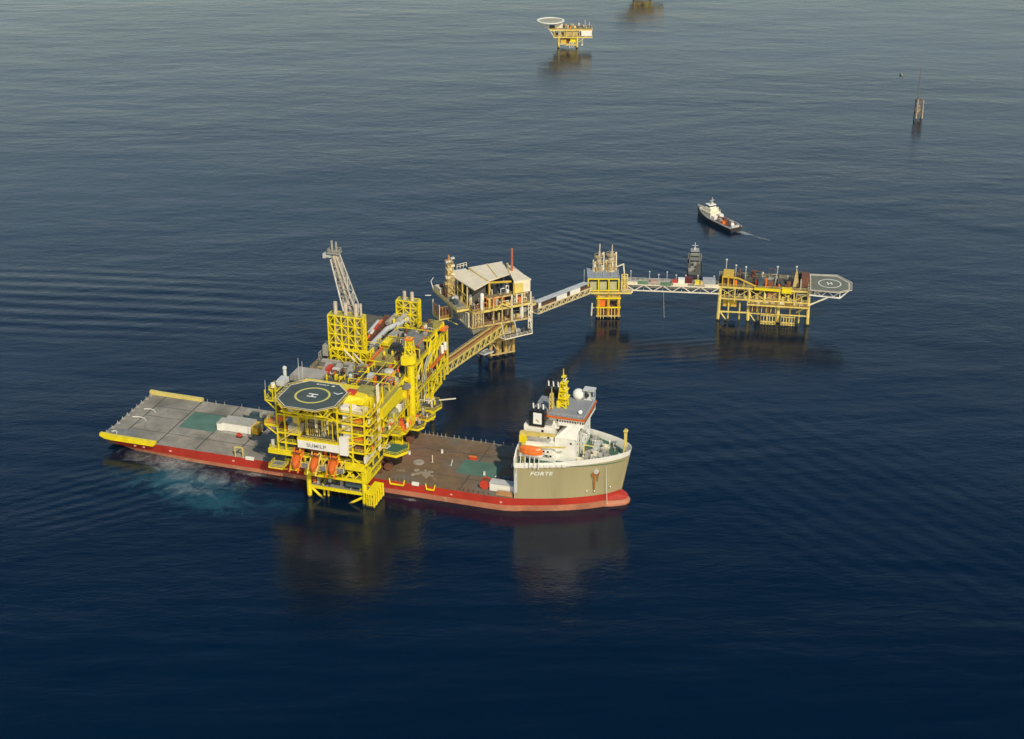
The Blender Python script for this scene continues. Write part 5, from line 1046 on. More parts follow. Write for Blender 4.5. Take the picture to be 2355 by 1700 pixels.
# ------------------------------------------------------------------ truss bridges
def truss_bridge(name, label, p, q, hgt, wid, nb, mat, deck_mat, group, kinds=()):
    p = Vector(p); q = Vector(q); d = (q - p); L = d.length; fl = Vector((d.x, d.y, 0)).normalized(); ang = math.atan2(fl.y, fl.x); slope = d.z / Vector((d.x, d.y)).length
    fr = Frame((p.x, p.y, 0), ang); LL = Vector((d.x, d.y)).length
    T = Thing(name, label, 'bridge', fr, (LL / 2, 0, (p.z + q.z) / 2), group)
    zt = lambda x: p.z + slope * x
    for side in (-1, 1):
        y = side * wid / 2
        mb = T.mb(); mb.beam((0, y, zt(0)), (LL, y, zt(LL)), .5); mb.beam((0, y, zt(0) - hgt), (LL, y, zt(LL) - hgt), .5); T.part('chord', mb, mat)
        for k in range(nb):
            a, b = LL * k / nb, LL * (k + 1) / nb; m_ = (a + b) / 2; mb = T.mb()
            mb.beam((a, y, zt(a)), (m_, y, zt(m_) - hgt), .34); mb.beam((m_, y, zt(m_) - hgt), (b, y, zt(b)), .34)
            if nb > 8: mb.beam((a, y, zt(a)), (a, y, zt(a) - hgt), .28)
            T.part('brace', mb, mat)
    for k in range(nb + 1):
        a = LL * k / nb; mb = T.mb(); mb.beam((a, -wid / 2, zt(a) - hgt), (a, wid / 2, zt(a) - hgt), .3); T.part('cross_beam', mb, mat)
    mb = T.mb(); mb.hexa([(0, -wid / 2 + .3, zt(0) - .15), (LL, -wid / 2 + .3, zt(LL) - .15), (LL, wid / 2 - .3, zt(LL) - .15), (0, wid / 2 - .3, zt(0) - .15)], [(0, -wid / 2 + .3, zt(0) + .2), (LL, -wid / 2 + .3, zt(LL) + .2), (LL, wid / 2 - .3, zt(LL) + .2), (0, wid / 2 - .3, zt(0) + .2)]); T.part('walkway', mb, deck_mat)
    T.L = LL; T.zt = zt; T.w_ = wid; return T
st = SHIP.w((118.4, 79.5, 0))
B = truss_bridge('footbridge', 'yellow truss bridge with orange walkway from the big yellow platform to the weathered one', (st.x, st.y, 17.4), (-3.6, 694.5, 16.6), 3.9, 3.6, 12, YELF, paint('orange brown grating', (0.40, 0.17, 0.035), .8, .35, .4, .25, (0.14, 0.08, 0.04)), 'bridges linking the platforms')
for y in (-.9, .1, .9):
    mb = B.mb(); mb.tube((0, y, B.zt(0) + .5), (B.L, y, B.zt(B.L) + .5), .2, 6); B.part('pipe', mb, [ORNG, BROWN, YELR][int(y + 1.5)])
mb = B.mb(); mb.rail([(0, -1.7, B.zt(0)), (B.L, -1.7, B.zt(B.L))], 1.2, .12, 3); mb.rail([(0, 1.7, B.zt(0)), (B.L, 1.7, B.zt(B.L))], 1.2, .12, 3); B.part('railing', mb, YELR)
T = Thing('work_platform', 'grey grated work platform with white edge hanging beside the yellow truss bridge', 'platform', WORLD, (-13.6, 678.4, 8))
poly_plate(T, [(-19.2, 679.6), (-12.4, 674.6), (-8.2, 678.2), (-15.0, 683.0)], 9.2, GRATEG, GREYW, .6, False)
mb = T.mb(); mb.beam((-16.8, 680.6, 9.3), (-11.6, 676.6, 9.3), .3); mb.beam((-14.4, 676.6, 9.32), (-11, 680.4, 9.32), .3); T.part('edge_beam', mb, GREYW)
for x, y in ((-17.4, 679.8), (-12.4, 675.6), (-9.4, 678.4), (-14.8, 682)):
    mb = T.mb(); mb.beam((x, y, 8.8), (x * .45 - 6.8, y * .3 + 687.4 * .7, 3.0 if y < 680 else 6), .3); T.part('strut', mb, YELR)
B = truss_bridge('footbridge', 'pale sloping bridge with grey roof and white panels between weathered and small platforms', (10.4, 697.5, 22.2), (36.6, 735.2, 17.2), 2.6, 3.6, 9, YELP2, BROWN, 'bridges linking the platforms')
mb = B.mb(); mb.hexa([(1, -1.4, B.zt(1) + 2.4), (B.L - 1, -1.4, B.zt(B.L - 1) + 2.4), (B.L - 1, 2.2, B.zt(B.L - 1) + 2.2), (1, 2.2, B.zt(1) + 2.2)], [(1, -1.4, B.zt(1) + 2.6), (B.L - 1, -1.4, B.zt(B.L - 1) + 2.6), (B.L - 1, 2.2, B.zt(B.L - 1) + 2.4), (1, 2.2, B.zt(1) + 2.4)]); B.part('roof', mb, GREYW)
for a, b in ((0.5, 2.4), (15.5, 24), (27, 35.5)):
    mb = B.mb(); mb.hexa([(a, -1.9, B.zt(a) + .1), (b, -1.9, B.zt(b) + .1), (b, -1.6, B.zt(b) + .1), (a, -1.6, B.zt(a) + .1)], [(a, -1.9, B.zt(a) + 2.4), (b, -1.9, B.zt(b) + 2.4), (b, -1.6, B.zt(b) + 2.4), (a, -1.6, B.zt(a) + 2.4)]); B.part('side_panel', mb, WHT)
B = truss_bridge('footbridge', 'white truss bridge carrying containers from the small platform to the one with a helideck', (54.5, 741.2, 17.2), (99.5, 737.4, 16.8), 3.0, 5.0, 5, CREAM, GRATEG, 'bridges linking the platforms')
mb = B.mb(); mb.rail([(0, -2.4, 17.4), (B.L, -2.4, 17)], 1.3, .14, 2.4); mb.rail([(0, 2.4, 17.4), (B.L, 2.4, 17)], 1.3, .14, 2.4); B.part('railing', mb, CREAM)
for x0, x1, z0 in ((.2, 11, 16.9), (23, 30, 16.8), (38, 44.6, 16.6)):
    mb = B.mb(); mb.box(x0, x1, -2.7, -2.45, z0, z0 + 1.6); B.part('side_panel', mb, CREAM)
for x0, x1, z0 in ((6, 11, 17.4), (17, 22, 17.0)):
    mb = B.mb(); mb.box(x0, x1, -2.76, -2.71, z0, z0 + 1.8); B.part('net_screen', mb, paint('green netting', (0.11, 0.2, 0.12)))
for x in (2.6, 11.6, 16, 20, 24.4, 29, 34.8, 42.5):
    mb = B.mb(); h = 4.8 if x in (11.6, 20, 2.6) else 3.4; mb.tube((x, 2.3, 17.2), (x, 2.3, 17.2 + h), .17, 6); mb.box(x - .35, x + .35, 2.0, 2.6, 17.2 + h, 17.6 + h); B.part('lamp_post', mb, GREYW)
mb = B.mb(); mb.tube((18.5, -1.8, 13.8), (19.4, -1.8, -.3), .07, 5); B.part('hose', mb, GREYW)
def bridge_thing(name, label, cat, x0, x1, y0, y1, h, mat, lid=None, group=None):
    fr = Frame((54.5, 741.2, 0), math.atan2(-3.8, 45)); T = Thing(name, label, cat, fr, ((x0 + x1) / 2, (y0 + y1) / 2, 17.4), group)
    mb = T.mb(); mb.box(x0, x1, y0, y1, 17.42, 17.42 + h); mb.box(x0 - .05, x0 + .2, y0 - .05, y0 + .2, 17.41, 17.45 + h); mb.box(x1 - .2, x1 + .05, y0 - .05, y0 + .2, 17.41, 17.45 + h); T.part('body', mb, mat)
    mb = T.mb(); mb.box(x0 - .08, x1 + .08, y0 - .08, y1 + .08, 17.42 + h, 17.55 + h); T.part('roof', mb, lid or mat)
g = 'containers on the white bridge'
bridge_thing('cargo_container', 'white container in the middle of the white bridge', 'container', 25.4, 28.4, -1.8, .6, 2.8, WHT, None, g)
bridge_thing('cargo_container', 'dark maroon container beside the white one on the bridge', 'container', 28.8, 32.0, -.6, 1.8, 3.0, paint('maroon paint', (0.12, 0.015, 0.02)), None, g)
bridge_thing('cargo_container', 'small red container low on the bridge left of the white one', 'container', 22.6, 25.0, -1.4, .8, 1.7, REDB, None, g)
bridge_thing('cargo_container', 'small yellow box on the bridge between maroon and grey containers', 'container', 33.4, 35.4, -1.6, .4, 1.9, YEL, None, g)
bridge_thing('cargo_container', 'grey container at the right end of the white bridge', 'container', 37.2, 43.0, -1.2, 1.4, 3.0, paint('blue grey container paint', (0.34, 0.36, 0.38)), None, g)
bridge_thing('cargo_container', 'yellow skid box just before the grey container', 'container', 36.0, 37.0, -1.9, -.4, 1.8, YELP, None, g)
bridge_thing('pipe_skid', 'pinkish pipe skid at the left end of the white bridge', 'skid', 12.2, 15.6, -.4, 1.6, 1.2, paint('pinkish grey paint', (0.42, 0.27, 0.22)))

# ------------------------------------------------------------------ small platform with two silver vent towers
K = Thing('offshore_platform', 'small square yellow platform with grey roof and two silver vent towers between the bridges', 'oil platform', WORLD, (46.5, 743, 0))
for x, y in ((41.6, 738), (46.4, 738), (51.4, 738), (41.6, 747), (51.4, 747)):
    mb = K.mb(); mb.tube((x, y, -4), (x, y, 12), .75, 10); K.part('leg', mb, paint('orange yellow leg paint', (0.62, 0.36, 0.03), .5, .3, .5, .3, (0.3, 0.1, 0.03), growth=.8))
mb = K.mb(); mb.tube((38.4, 740.6, -3), (38.8, 740.6, 6.5), .4, 8); mb.beam((38.8, 740.6, 4), (41.4, 740, 4.6), .3); K.part('riser', mb, CREAM)
for z in (1.2, 5.6, 10.4):
    mb = K.mb(); mb.beam((40.6, 737.4, z), (52.4, 737.4, z), .6); mb.beam((52, 737.4, z), (52, 747.4, z), .6); mb.beam((41, 737.4, z), (41, 747.4, z), .6); mb.beam((41, 747, z), (52, 747, z), .5); K.part('frame_beam', mb, YEL if z > 5 else YELR)
for x in (42.8, 44.2, 48, 49.6):
    mb = K.mb(); mb.beam((x, 737.2, 0), (x, 737.2, 5.6), .35); K.part('fender_tube', mb, YELF)
mb = K.mb(); mb.box(42, 51, 738.5, 746, 1.4, 5.2); K.part('process_module', mb, BROWN)
mb = K.mb(); mb.box(41.6, 45, 738, 745, 6, 9.8); K.part('process_module', mb, ORNG)
mb = K.mb(); mb.hexa([(42, 738, 10.6), (51, 738, 10.6), (51, 747, 10.6), (42, 747, 10.6)], [(37.5, 737.6, 13), (53, 737.6, 13), (53, 748, 13), (37.5, 748, 13)]); K.part('deck_bracket', mb, YELR)
deck_plate(K, 36, 57.4, 736.4, 748.6, 13.8, GRATE, YELP, .8, True, 'se')
deck_plate(K, 53, 58, 737, 741, 14.0, GRATE, CREAM, .6, True, 'se')
mb = K.mb()
for x in (36.5, 41.5, 46.4, 51.2): mb.beam((x, 736.9, 14), (x, 736.9, 20.9), .55)
mb.beam((36.3, 736.9, 20.6), (51.4, 736.9, 20.6), .6); mb.beam((36.3, 736.9, 14.6), (51.4, 736.9, 14.6), .6); mb.beam((51.2, 737, 20.6), (51.2, 748, 20.6), .5); K.part('front_frame', mb, YEL)
for x in (37.4, 42.0, 46.9):
    mb = K.mb(); mb.box(x, x + 3.6, 738.4, 741.4, 14.2, 18.8); K.part('cooler_unit', mb, paint('pale olive panel', (0.46, 0.44, 0.25)))
    mb = K.mb(); mb.box(x + .1, x + 3.5, 738.3, 741, 18.9, 20.4); K.part('fan_opening', mb, DARK)
for x in (36.4, 40.2, 44, 47.8):
    mb = K.mb(); mb.hexa([(x, 736.6, 21), (x + 3.6, 736.6, 21), (x + 3.6, 748.6, 21), (x, 748.6, 21)], [(x, 736.6, 21.2), (x + 3.6, 736.6, 21.2), (x + 3.6, 748.6, 21.5), (x, 748.6, 21.5)]); K.part('roof_panel', mb, paint('blue grey roof', (0.27, 0.30, 0.33)))
mb = K.mb()
for x in (36.3, 40, 43.8, 47.6, 51.3): mb.box(x - .1, x + .1, 736.6, 748.6, 21, 21.7)
K.part('roof_rib', mb, GREYW)
SILV = paint('silver cladding', (0.50, 0.42, 0.31), .4, .25, .5, .15, (0.3, 0.2, 0.12))
for x, hs, top in ((41.6, ((2.1, 22.6), (1.7, 25.6), (1.25, 28.4), (.6, 31), (.35, 35)), .3), (47.6, ((2.2, 23), (1.8, 26.4), (1.6, 29.4), (.9, 31), (.3, 34.6)), .25)):
    mb = K.mb(); z0 = 21.4; lean = 0.0
    for k, (r, z) in enumerate(hs):
        mb.tube((x + lean, 746, z0), (x + lean + .12, 746, z), r * 1.08, 10, r * .92); lean += .12; z0 = z
    tw = K.part('vent_tower', mb, SILV)
    for r, z in hs[:3]:
        mb = K.mb(); mb.ring((x + .1, 746), r * .9, r + .7, z - .15, z + .05, 14)
        for k in range(7): mb.beam((x + .1 + (r + .6) * math.cos(k), 746 + (r + .6) * math.sin(k), z), (x + .1 + (r + .6) * math.cos(k), 746 + (r + .6) * math.sin(k), z + 1.2), .12)
        mb.ring((x + .1, 746), r + .55, r + .68, z + 1.1, z + 1.25, 14); K.part('tower_gallery', mb, YELR, tw)
    r_ = random.Random(int(x))
    for k in range(7):
        mb = K.mb(); a = r_.uniform(3.4, 6); rr_ = 2.3; px, py = x + rr_ * math.cos(a), 746 + rr_ * math.sin(a); mb.tube((px, py, 21.4), (px + r_.uniform(-.4, .4), py, r_.uniform(23, 28)), r_.uniform(.2, .55), 8); K.part('vent_pipe', mb, r_.choice([CREAM, STEEL, YELR, SILV]), tw)
    mb = K.mb(); mb.tube((x - 2.6, 745.6, 21.4), (x - 2.4, 745.6, 27), .28, 8); mb.path([(x + 1.6, 745, 30), (x + 2.5, 745, 31), (x + 2.6, 745, 22)], .35, 8); K.part('vent_pipe', mb, CREAM, tw)
mb = K.mb(); mb.path([(50.4, 744, 24), (53.6, 743.6, 25.6), (54.4, 743.4, 18)], .35, 8); K.part('vent_pipe', mb, CREAM)
mb = K.mb(); lattice_face(mb, (52.6, 738), (55.4, 738), 14, 22.5, 2, 4, .35); mb.box(53, 55, 739, 742, 14, 20); K.part('stair_frame', mb, YELP)
clutter(K, 10, 51.8, 56.6, 737, 746, 13.9, [YELP, YELR, CREAM, STEEL], 6, 2, 81, 'bvp')
mb = K.mb(); mb.tube((34.6, 739.5, 18), (34.6, 739.5, 24.5), .12, 6); K.part('antenna', mb, GREYW)

# ------------------------------------------------------------------ wellhead platform with grey helideck at the right
F4 = Frame((99.8, 735.6, 0), R(-9.2))
G = Thing('offshore_platform', 'long low yellow wellhead platform with grey octagonal helideck on its right end', 'oil platform', F4, (20, 8, 0))
for u, v in ((0, 0), (13.8, 1), (41.8, 0.4), (28, 1.2), (0, 14), (14, 14), (28, 14), (41.5, 14)):
    mb = G.mb(); mb.tube((u - (.6 if u < 1 else 0) + (.5 if u > 40 else 0), v - .4, -4), (u, v, 17), .8 if v < 5 else .6, 10); G.part('leg', mb, LEGP if v < 5 else LEGR)
for u in (4.2, 9.6, 18.5, 23, 33.6, 38):
    mb = G.mb(); mb.tube((u, 2.2, -3), (u, 2.2, 12 if u < 9 else 9), .42, 8); G.part('conductor', mb, YELF)
mb = G.mb(); mb.beam((0, -.1, 4.4), (13.8, .4, 4.4), .6); mb.beam((14, .4, 4.2), (42, 0, 4.6), .5); G.part('frame_beam', mb, YELP)
for p, q in (((.6, 0, 4), (4.4, -.6, -1)), ((14.4, 1, 4), (18.2, 0, -1.2)), ((41.6, .4, 9), (36.5, 1, 5.8))):
    mb = G.mb(); mb.tube(p, q, .36, 8); G.part('brace', mb, LEGP)
def cage(x0, x1, z0, z1):
    mb = G.mb(); lattice_face(mb, (x0, -2.2), (x1, -2.2), z0, z1, 5, 2, .36, False); lattice_face(mb, (x1, -2.2), (x1, 1), z0, z1, 2, 2, .36, False); lattice_face(mb, (x0, -2.2), (x0, 1), z0, z1, 2, 2, .36, False); mb.box(x0, x1, -2, 1, z0 + 1.4, z0 + 1.6); G.part('boat_landing', mb, YELP)
cage(20, 27, -1.4, 4.6); cage(29.6, 36, -1.4, 4.4)
mb = G.mb(); mb.box(17, 38, 5, 13, 5.6, 9); G.part('process_module', mb, YELR)
mb = G.mb(); mb.box(1.5, 8, 3, 12, 6, 9.4); G.part('process_module', mb, paint('ochre paint', (0.62, 0.40, 0.04)))
deck_plate(G, -.6, 42.4, -.4, 15, 11.6, GRATE, YELP, .7, True, 's')
deck_plate(G, 13, 42.6, -2.4, 2, 10.0, BROWN, YELP, .7, True, 's')
deck_plate(G, -1.4, 43, -.6, 15.6, 17.6, GRATE, YELP, .9, True, 'swn')
for u in (0, 7, 13.8, 21, 28, 35, 42):
    mb = G.mb(); mb.beam((u, -.3, 10), (u, -.3, 17), .5); G.part('column', mb, YELP)
for i in range(6):
    a, b = (0, 7, 13.8, 21, 28, 35, 42)[i:i + 2]; xbrace(G, (a, -.35), (b, -.35), 12, 16.6, .28, YELF, i % 2 == 0)
clutter(G, 44, .5, 41.5, -.2, 4, 11.7, [YELP, YELF, CREAM, YELR, ORNG, STEEL], 4, 2.4, 91)
clutter(G, 14, 14, 41, -2, 1.4, 10.1, [CREAM, STEEL, YELP, WHT], 1.4, 2.2, 92)
for k in range(12):
    mb = G.mb(); mb.tube((14.6 + k * 1.1, -.6, 9.4), (14.6 + k * 1.1, -.6, 5.6), .24, 6); G.part('riser', mb, YELF if k % 2 else BROWN)
clutter(G, 44, 0, 39.5, 0.5, 15, 17.7, [BROWN, DARK, TEAL, STEEL, GRATE, BROWN, ORNG, GREYW], 4.2, 3.2, 93)
mb = G.mb(); mb.box(3.2, 3.8, -.6, 0, 17.6, 23); mb.box(1, 6, -.6, 8, 22.8, 23.2); mb.beam((.8, -.4, 17.6), (.8, -.4, 23), .5); mb.beam((6.2, -.4, 17.6), (6.2, -.4, 21.6), .5); mb.beam((.8, -.4, 22.6), (8, -.4, 22.2), .7); mb.beam((8, -.4, 22.2), (16.5, -.8, 18.8), .6); mb.beam((11, -.4, 17.6), (11, -.4, 20.8), .4); G.part('gantry_frame', mb, paint('ochre paint', (0.62, 0.40, 0.04)))
mb = G.mb(); mb.box(.8, 6.4, 1, 7, 17.7, 22); G.part('equipment_box', mb, BROWN)
mb = G.mb(); mb.beam((16, -1.2, 17.6), (28, -1.2, 17.4), 1.0); mb.box(29, 33.6, -1.6, 1.4, 16.2, 18.4); G.part('crane_boom', mb, YEL)
for u, v, h in ((2, 9, 28), (6.6, 12, 24.2), (11.4, 11, 24), (19.6, 8, 22.6), (26.4, 8, 26.2), (35.4, 10, 26)):
    mb = G.mb(); mb.tube((u, v, 17.6), (u, v, h - .8), .2, 6); mb.ball((u, v, h - .4), .55, 8, 6); G.part('flood_lamp', mb, GREYW)
mb = G.mb(); mb.hexa([(34, 4, 17.7), (37, 4, 17.7), (37, 7, 17.7), (34, 7, 17.7)], [(35.3, 5.3, 26), (35.7, 5.3, 26), (35.7, 5.7, 26), (35.3, 5.7, 26)]); G.part('derrick', mb, YELR)
for p in ([(25.6, 4, 17.6), (26.2, 4, 23.8)], [(22, 6, 17.6), (26, 5, 22.6)], [(28.6, 5, 17.6), (26.6, 5, 23)]):
    mb = G.mb(); mb.beam(p[0], p[1], .5); G.part('crane_mast', mb, DARK if p[0][0] > 26 else STEEL)
mb = G.mb(); mb.box(38, 41.6, 4, 12, 17.7, 22.6); G.part('machinery_housing', mb, BROWN)
oc4 = (52.6, 8.2); pol = [(42.2, -2.4), (55.4, -3.4), (60.6, .6), (60.8, 9.6), (55.0, 17.4), (42.2, 17.0)]
hd = landing_deck(G, pol, 19.2, HELIG, CREAM, MARK, (51.4, 7.2), 5.0, 5.45, R(8), True, .5, None, .85)
mb = G.mb(); mb.beam((42, -.8, 16.0), (56.4, -1.2, 15.4), .6); mb.beam((44.6, -.8, 18.6), (44.6, -.8, 16), .5)
for a in (44.6, 50.4): mb.beam((a, -.8, 18.6), (a + 2.9, -1, 15.8), .36); mb.beam((a + 2.9, -1, 15.8), (a + 5.8, -1, 18.6), .36)
mb.beam((56.2, -1, 18.6), (56.2, -1, 15.4), .45); mb.beam((56.4, -1, 15.4), (60.2, .8, 18.6), .45); mb.beam((42, 10, 16), (56.4, 10, 15.4), .5); mb.beam((56.4, -1, 15.4), (56.4, 10, 15.4), .4); G.part('deck_truss', mb, WHT, hd)
mb = G.mb(); mb.tube((42.2, .2, 10.2), (51.5, -.8, 15.6), .42, 8); mb.tube((42.2, 12, 10.2), (51.5, 10, 15.6), .42, 8); G.part('deck_strut', mb, CREAM, hd)
T = Thing('tool_container', 'bright red container on top of the long yellow platform below a pale frame', 'container', F4, (18, 3, 17.65))
mb = T.mb(); mb.box(16.4, 19.6, 2, 4.6, 17.7, 20.4); T.part('body', mb, REDB); mb = T.mb(); mb.box(16.3, 19.7, 1.9, 4.7, 20.4, 20.55); T.part('roof', mb, BROWN)
for x in (16.6, 17.6, 18.6): 
    mb = T.mb(); mb.box(x, x + .6, 1.92, 2, 17.9, 20.2); T.part('door_panel', mb, REDB)

# ------------------------------------------------------------------ far platforms
def far_platform(name, label, x, y, ang, group):
    fr = Frame((x, y, 0), ang); T = Thing(name, label, 'oil platform', fr, (7.2, 5, 0), group)
    for u, v in ((0, 0), (14.4, 0), (0, 11), (14.4, 11)):
        mb = T.mb(); mb.tube((u, v, -4), (u, v, 9), .8, 8); T.part('leg', mb, LEGP)
    for u in (8.6, 10, 11.4):
        mb = T.mb(); mb.tube((u, .5, -3), (u, .5, 5), .3, 6); T.part('riser', mb, CREAM)
    mb = T.mb(); mb.beam((0, -.2, 3), (14.4, -.2, 3), .5); mb.beam((5.6, -.2, 2.2), (13.8, -.2, 2.2), .6); T.part('frame_beam', mb, YELP)
    mb = T.mb(); mb.box(1.6, 6, 1, 9, 2.6, 6.6); T.part('process_module', mb, paint('ochre paint', (0.62, 0.40, 0.04)))
    mb = T.mb(); mb.box(9, 13.6, .6, 9, 4, 7.4); T.part('process_module', mb, YEL)
    mb = T.mb(); mb.box(6.2, 9, 2, 9, 3, 6.6); T.part('process_module', mb, BROWN)
    deck_plate(T, -4, 26, -1, 13, 8.8, GRATE, YELP, .9, True, 's')
    deck_plate(T, -7, 26, -1, 13, 14.6, GRATE, YELP, 1.2, True, 's')
    for u in (-3.6, 1, 6, 11, 16, 21):
        mb = T.mb(); mb.beam((u, -.8, 8.8), (u, -.8, 14), .5); T.part('column', mb, YELP)
    clutter(T, 12, -3, 16, -.4, 6, 8.9, [YELP, CREAM, YELR, WHT, ORNG], 3.6, 2.6, 95)
    mb = T.mb(); mb.box(17.4, 25.6, -1.2, 8, 9.4, 13.6); T.part('cabin', mb, WHT)
    mb = T.mb(); mb.box(4, 15, 0, 10, 9, 14); T.part('machinery_housing', mb, YELR)
    clutter(T, 14, 1, 24, 0, 11, 14.7, [CREAM, YELP, STEEL, BROWN, ORNG], 2.6, 2.4, 96)
    for u, h in ((20.4, 21), (23.6, 19.6)):
        mb = T.mb(); mb.tube((u, 3, 14.6), (u, 3, h), .18, 6); T.part('antenna', mb, CREAM)
    mb = T.mb(); mb.beam((14.6, 0, 4), (21, -.2, 8.6), .4); mb.beam((14.6, 0, 6), (18, -.2, 8.6), .3); T.part('brace', mb, YELP)
    mb = T.mb(); mb.beam((-6.6, -.4, 14), (-15.4, 2, 19.4), .6); mb.beam((-4, -.4, 9), (-9, 0, 17.5), .5); mb.beam((-6.6, 11, 14), (-14, 9, 19.4), .5); T.part('deck_strut', mb, CREAM)
    mb = T.mb(); mb.tube((18.2, -.6, 8.4), (18.2, -.6, 3), .3, 6); mb.box(17.6, 18.8, -1, -.2, 2, 3); T.part('hanging_basket', mb, CREAM)
    c = (-6.2, 5.5); p8 = [(c[0] + 9.9 * math.cos(R(a)), c[1] + 9.9 * math.sin(R(a))) for a in range(0, 360, 24)]
    mb = T.mb(); mb.prism(p8, 19.4, 19.9); d = T.part('landing_deck', mb, paint('pale landing deck', (0.36, 0.35, 0.26), .7))
    mb = T.mb(); mb.ring(c, 9.2, 10.6, 19.7, 20.3, 30); T.part('border_line', mb, WHT, d)
    mb = T.mb(); mb.box(-3, 3, 1, 8, 15, 18.6); T.part('machinery_housing', mb, CREAM)
    return T
far_platform('offshore_platform', 'distant small yellow platform with round white rimmed helideck on its left', 36.2, 1272.8, R(0), 'distant small platforms')
far_platform('offshore_platform', 'most distant platform, only its yellow legs at the top edge of the view', 107, 1447.5, R(0), 'distant small platforms')

# ------------------------------------------------------------------ lone marker, buoy and boats
T = Thing('navigation_marker', 'dark lone frame tower with thin tall mast standing in the far sea', 'marker tower', WORLD, (272.8, 1081, 0))
RSTB = paint('rusty dark steel', (0.15, 0.12, 0.10), .7, .4, .6, .4); PALE = paint('pale tan paint', (0.50, 0.42, 0.30), .6, .3, .5, .3)  # dark rusty steel for the far legs, pale tan for the near ones
for dx, dy, m in ((-2.3, 1.5, RSTB), (2.3, -2.2, PALE), (2.3, 1.8, RSTB), (-1.6, -2.2, PALE)):
    mb = T.mb(); mb.tube((272.8 + dx, 1081 + dy, -3), (272.8 + dx * .95, 1081 + dy * .95, 12.6), .4, 8); T.part('leg', mb, m)
for z in (3.2, 11.4):
    mb = T.mb(); mb.box(270.4, 275.2, 1078.6, 1083, z, z + .6); T.part('platform', mb, RSTB)
mb = T.mb(); mb.box(271.6, 273.6, 1080, 1082, 3.8, 8.6); T.part('cabin', mb, PALE)
mb = T.mb(); mb.beam((270.6, 1079, 1), (275, 1078.8, 3), .35); mb.beam((270.6, 1079, 4), (275, 1078.8, 11), .3); T.part('brace', mb, RSTB)
mb = T.mb(); mb.tube((271.4, 1081, 12), (271.4, 1081, 34), .34, 6, .14); T.part('mast', mb, RSTB)
mb = T.mb(); lattice_face(mb, (270.5, 1078.6), (275, 1078.6), .5, 11.6, 2, 3, .22); T.part('lattice_panel', mb, RSTB)
T = Thing('buoy', 'tiny dark and pale buoy afloat left of the lone marker tower', 'buoy', WORLD, (284.8, 1190.9, 0))
mb = T.mb(); mb.tube((284.4, 1190.9, -.3), (284.4, 1190.9, .9), .6, 10); T.part('float', mb, DARK)
mb = T.mb(); mb.tube((285.4, 1190.6, .2), (285.3, 1190.6, 1.2), .45, 8, .2); T.part('top_mark', mb, PALE)

def vessel(name, label, cat, x, y, ang, L, Bm, hullm, deckm, housem, extra):
    fr = Frame((x, y, 0), ang); T = Thing(name, label, cat, fr, (0, 0, 0))
    def plan(t): return Bm / 2 * (1 if t < .62 else max(.03, 1 - ((t - .62) / .38) ** 2.0)) * (.9 + .1 * min(1, t * 8))
    rings = []
    for k in range(21):
        t = k / 20; u = -L / 2 + L * t; hb = plan(t); zt_ = 2.2 + (2.4 * max(0, (t - .55) / .45) ** 1.4)
        rings.append([(u, -hb * .8, -1), (u + .9 * max(0, t - .8) * 5, -hb, zt_), (u + .9 * max(0, t - .8) * 5, hb, zt_), (u, hb * .8, -1)])
    mb = T.mb(); mb.loft(rings); T.part('hull', mb, hullm)
    mb = T.mb(); pts = [r[1] for r in rings]; pl = [(p[0], p[1] * .93, p[2]) for p in pts] + [(p[0], -p[1] * .93, p[2]) for p in pts][::-1]
    for a, b in zip(pts, pts[1:]):
        mb.hexa([(a[0], a[1] * .94, a[2] - .1), (b[0], b[1] * .94, b[2] - .1), (b[0], -b[1] * .94, b[2] - .1), (a[0], -a[1] * .94, a[2] - .1)], [(a[0], a[1] * .94, a[2] + .06), (b[0], b[1] * .94, b[2] + .06), (b[0], -b[1] * .94, b[2] + .06), (a[0], -a[1] * .94, a[2] + .06)])
    T.part('deck', mb, deckm)
    mb = T.mb()
    for s_ in (-1, 1):
        for a, b in zip(pts, pts[1:]):
            mb.hexa([(a[0], s_ * a[1] * -1, a[2]), (b[0], s_ * b[1] * -1, b[2]), (b[0], s_ * b[1] * -.95, b[2]), (a[0], s_ * a[1] * -.95, a[2])], [(a[0], s_ * a[1] * -1, a[2] + .8), (b[0], s_ * b[1] * -1, b[2] + .8), (b[0], s_ * b[1] * -.95, b[2] + .8), (a[0], s_ * a[1] * -.95, a[2] + .8)])
    T.part('bulwark', mb, extra)
    return T
T = vessel('supply_vessel', 'supply boat with black hull and cream superstructure under way behind the platforms', 'boat', 114.4, 873.6, math.atan2(889 - 860, 105.2 - 122), 35, 8.6, DARK, BROWN, WHT, GREYW)
mb = T.mb(); mb.box(1.6, 10.2, -3.4, 3.4, 2.6, 5.4); mb.hexa([(2.6, -3, 5.4), (9.6, -3, 5.4), (9.6, 3, 5.4), (2.6, 3, 5.4)], [(3.2, -2.7, 7.2), (8.6, -2.7, 7.2), (8.6, 2.7, 7.2), (3.2, 2.7, 7.2)]); dh = T.part('deckhouse', mb, CREAM)
for x in (3, 5, 7, 9):
    mb = T.mb(); mb.box(x - .3, x + .3, -3.45, -3.38, 3.9, 4.6); mb.box(x - .3, x + .3, 3.38, 3.45, 3.9, 4.6); T.part('window', mb, GLASS, dh)
mb = T.mb(); mb.hexa([(4.2, -2.2, 7.2), (8, -2.2, 7.2), (8, 2.2, 7.2), (4.2, 2.2, 7.2)], [(4.4, -2.3, 9), (8.4, -2.3, 9), (8.4, 2.3, 9), (4.4, 2.3, 9)]); wh = T.part('wheelhouse', mb, WHT)
mb = T.mb(); mb.box(4.25, 8.34, -2.36, 2.36, 7.9, 8.6); T.part('window', mb, GLASS, wh)
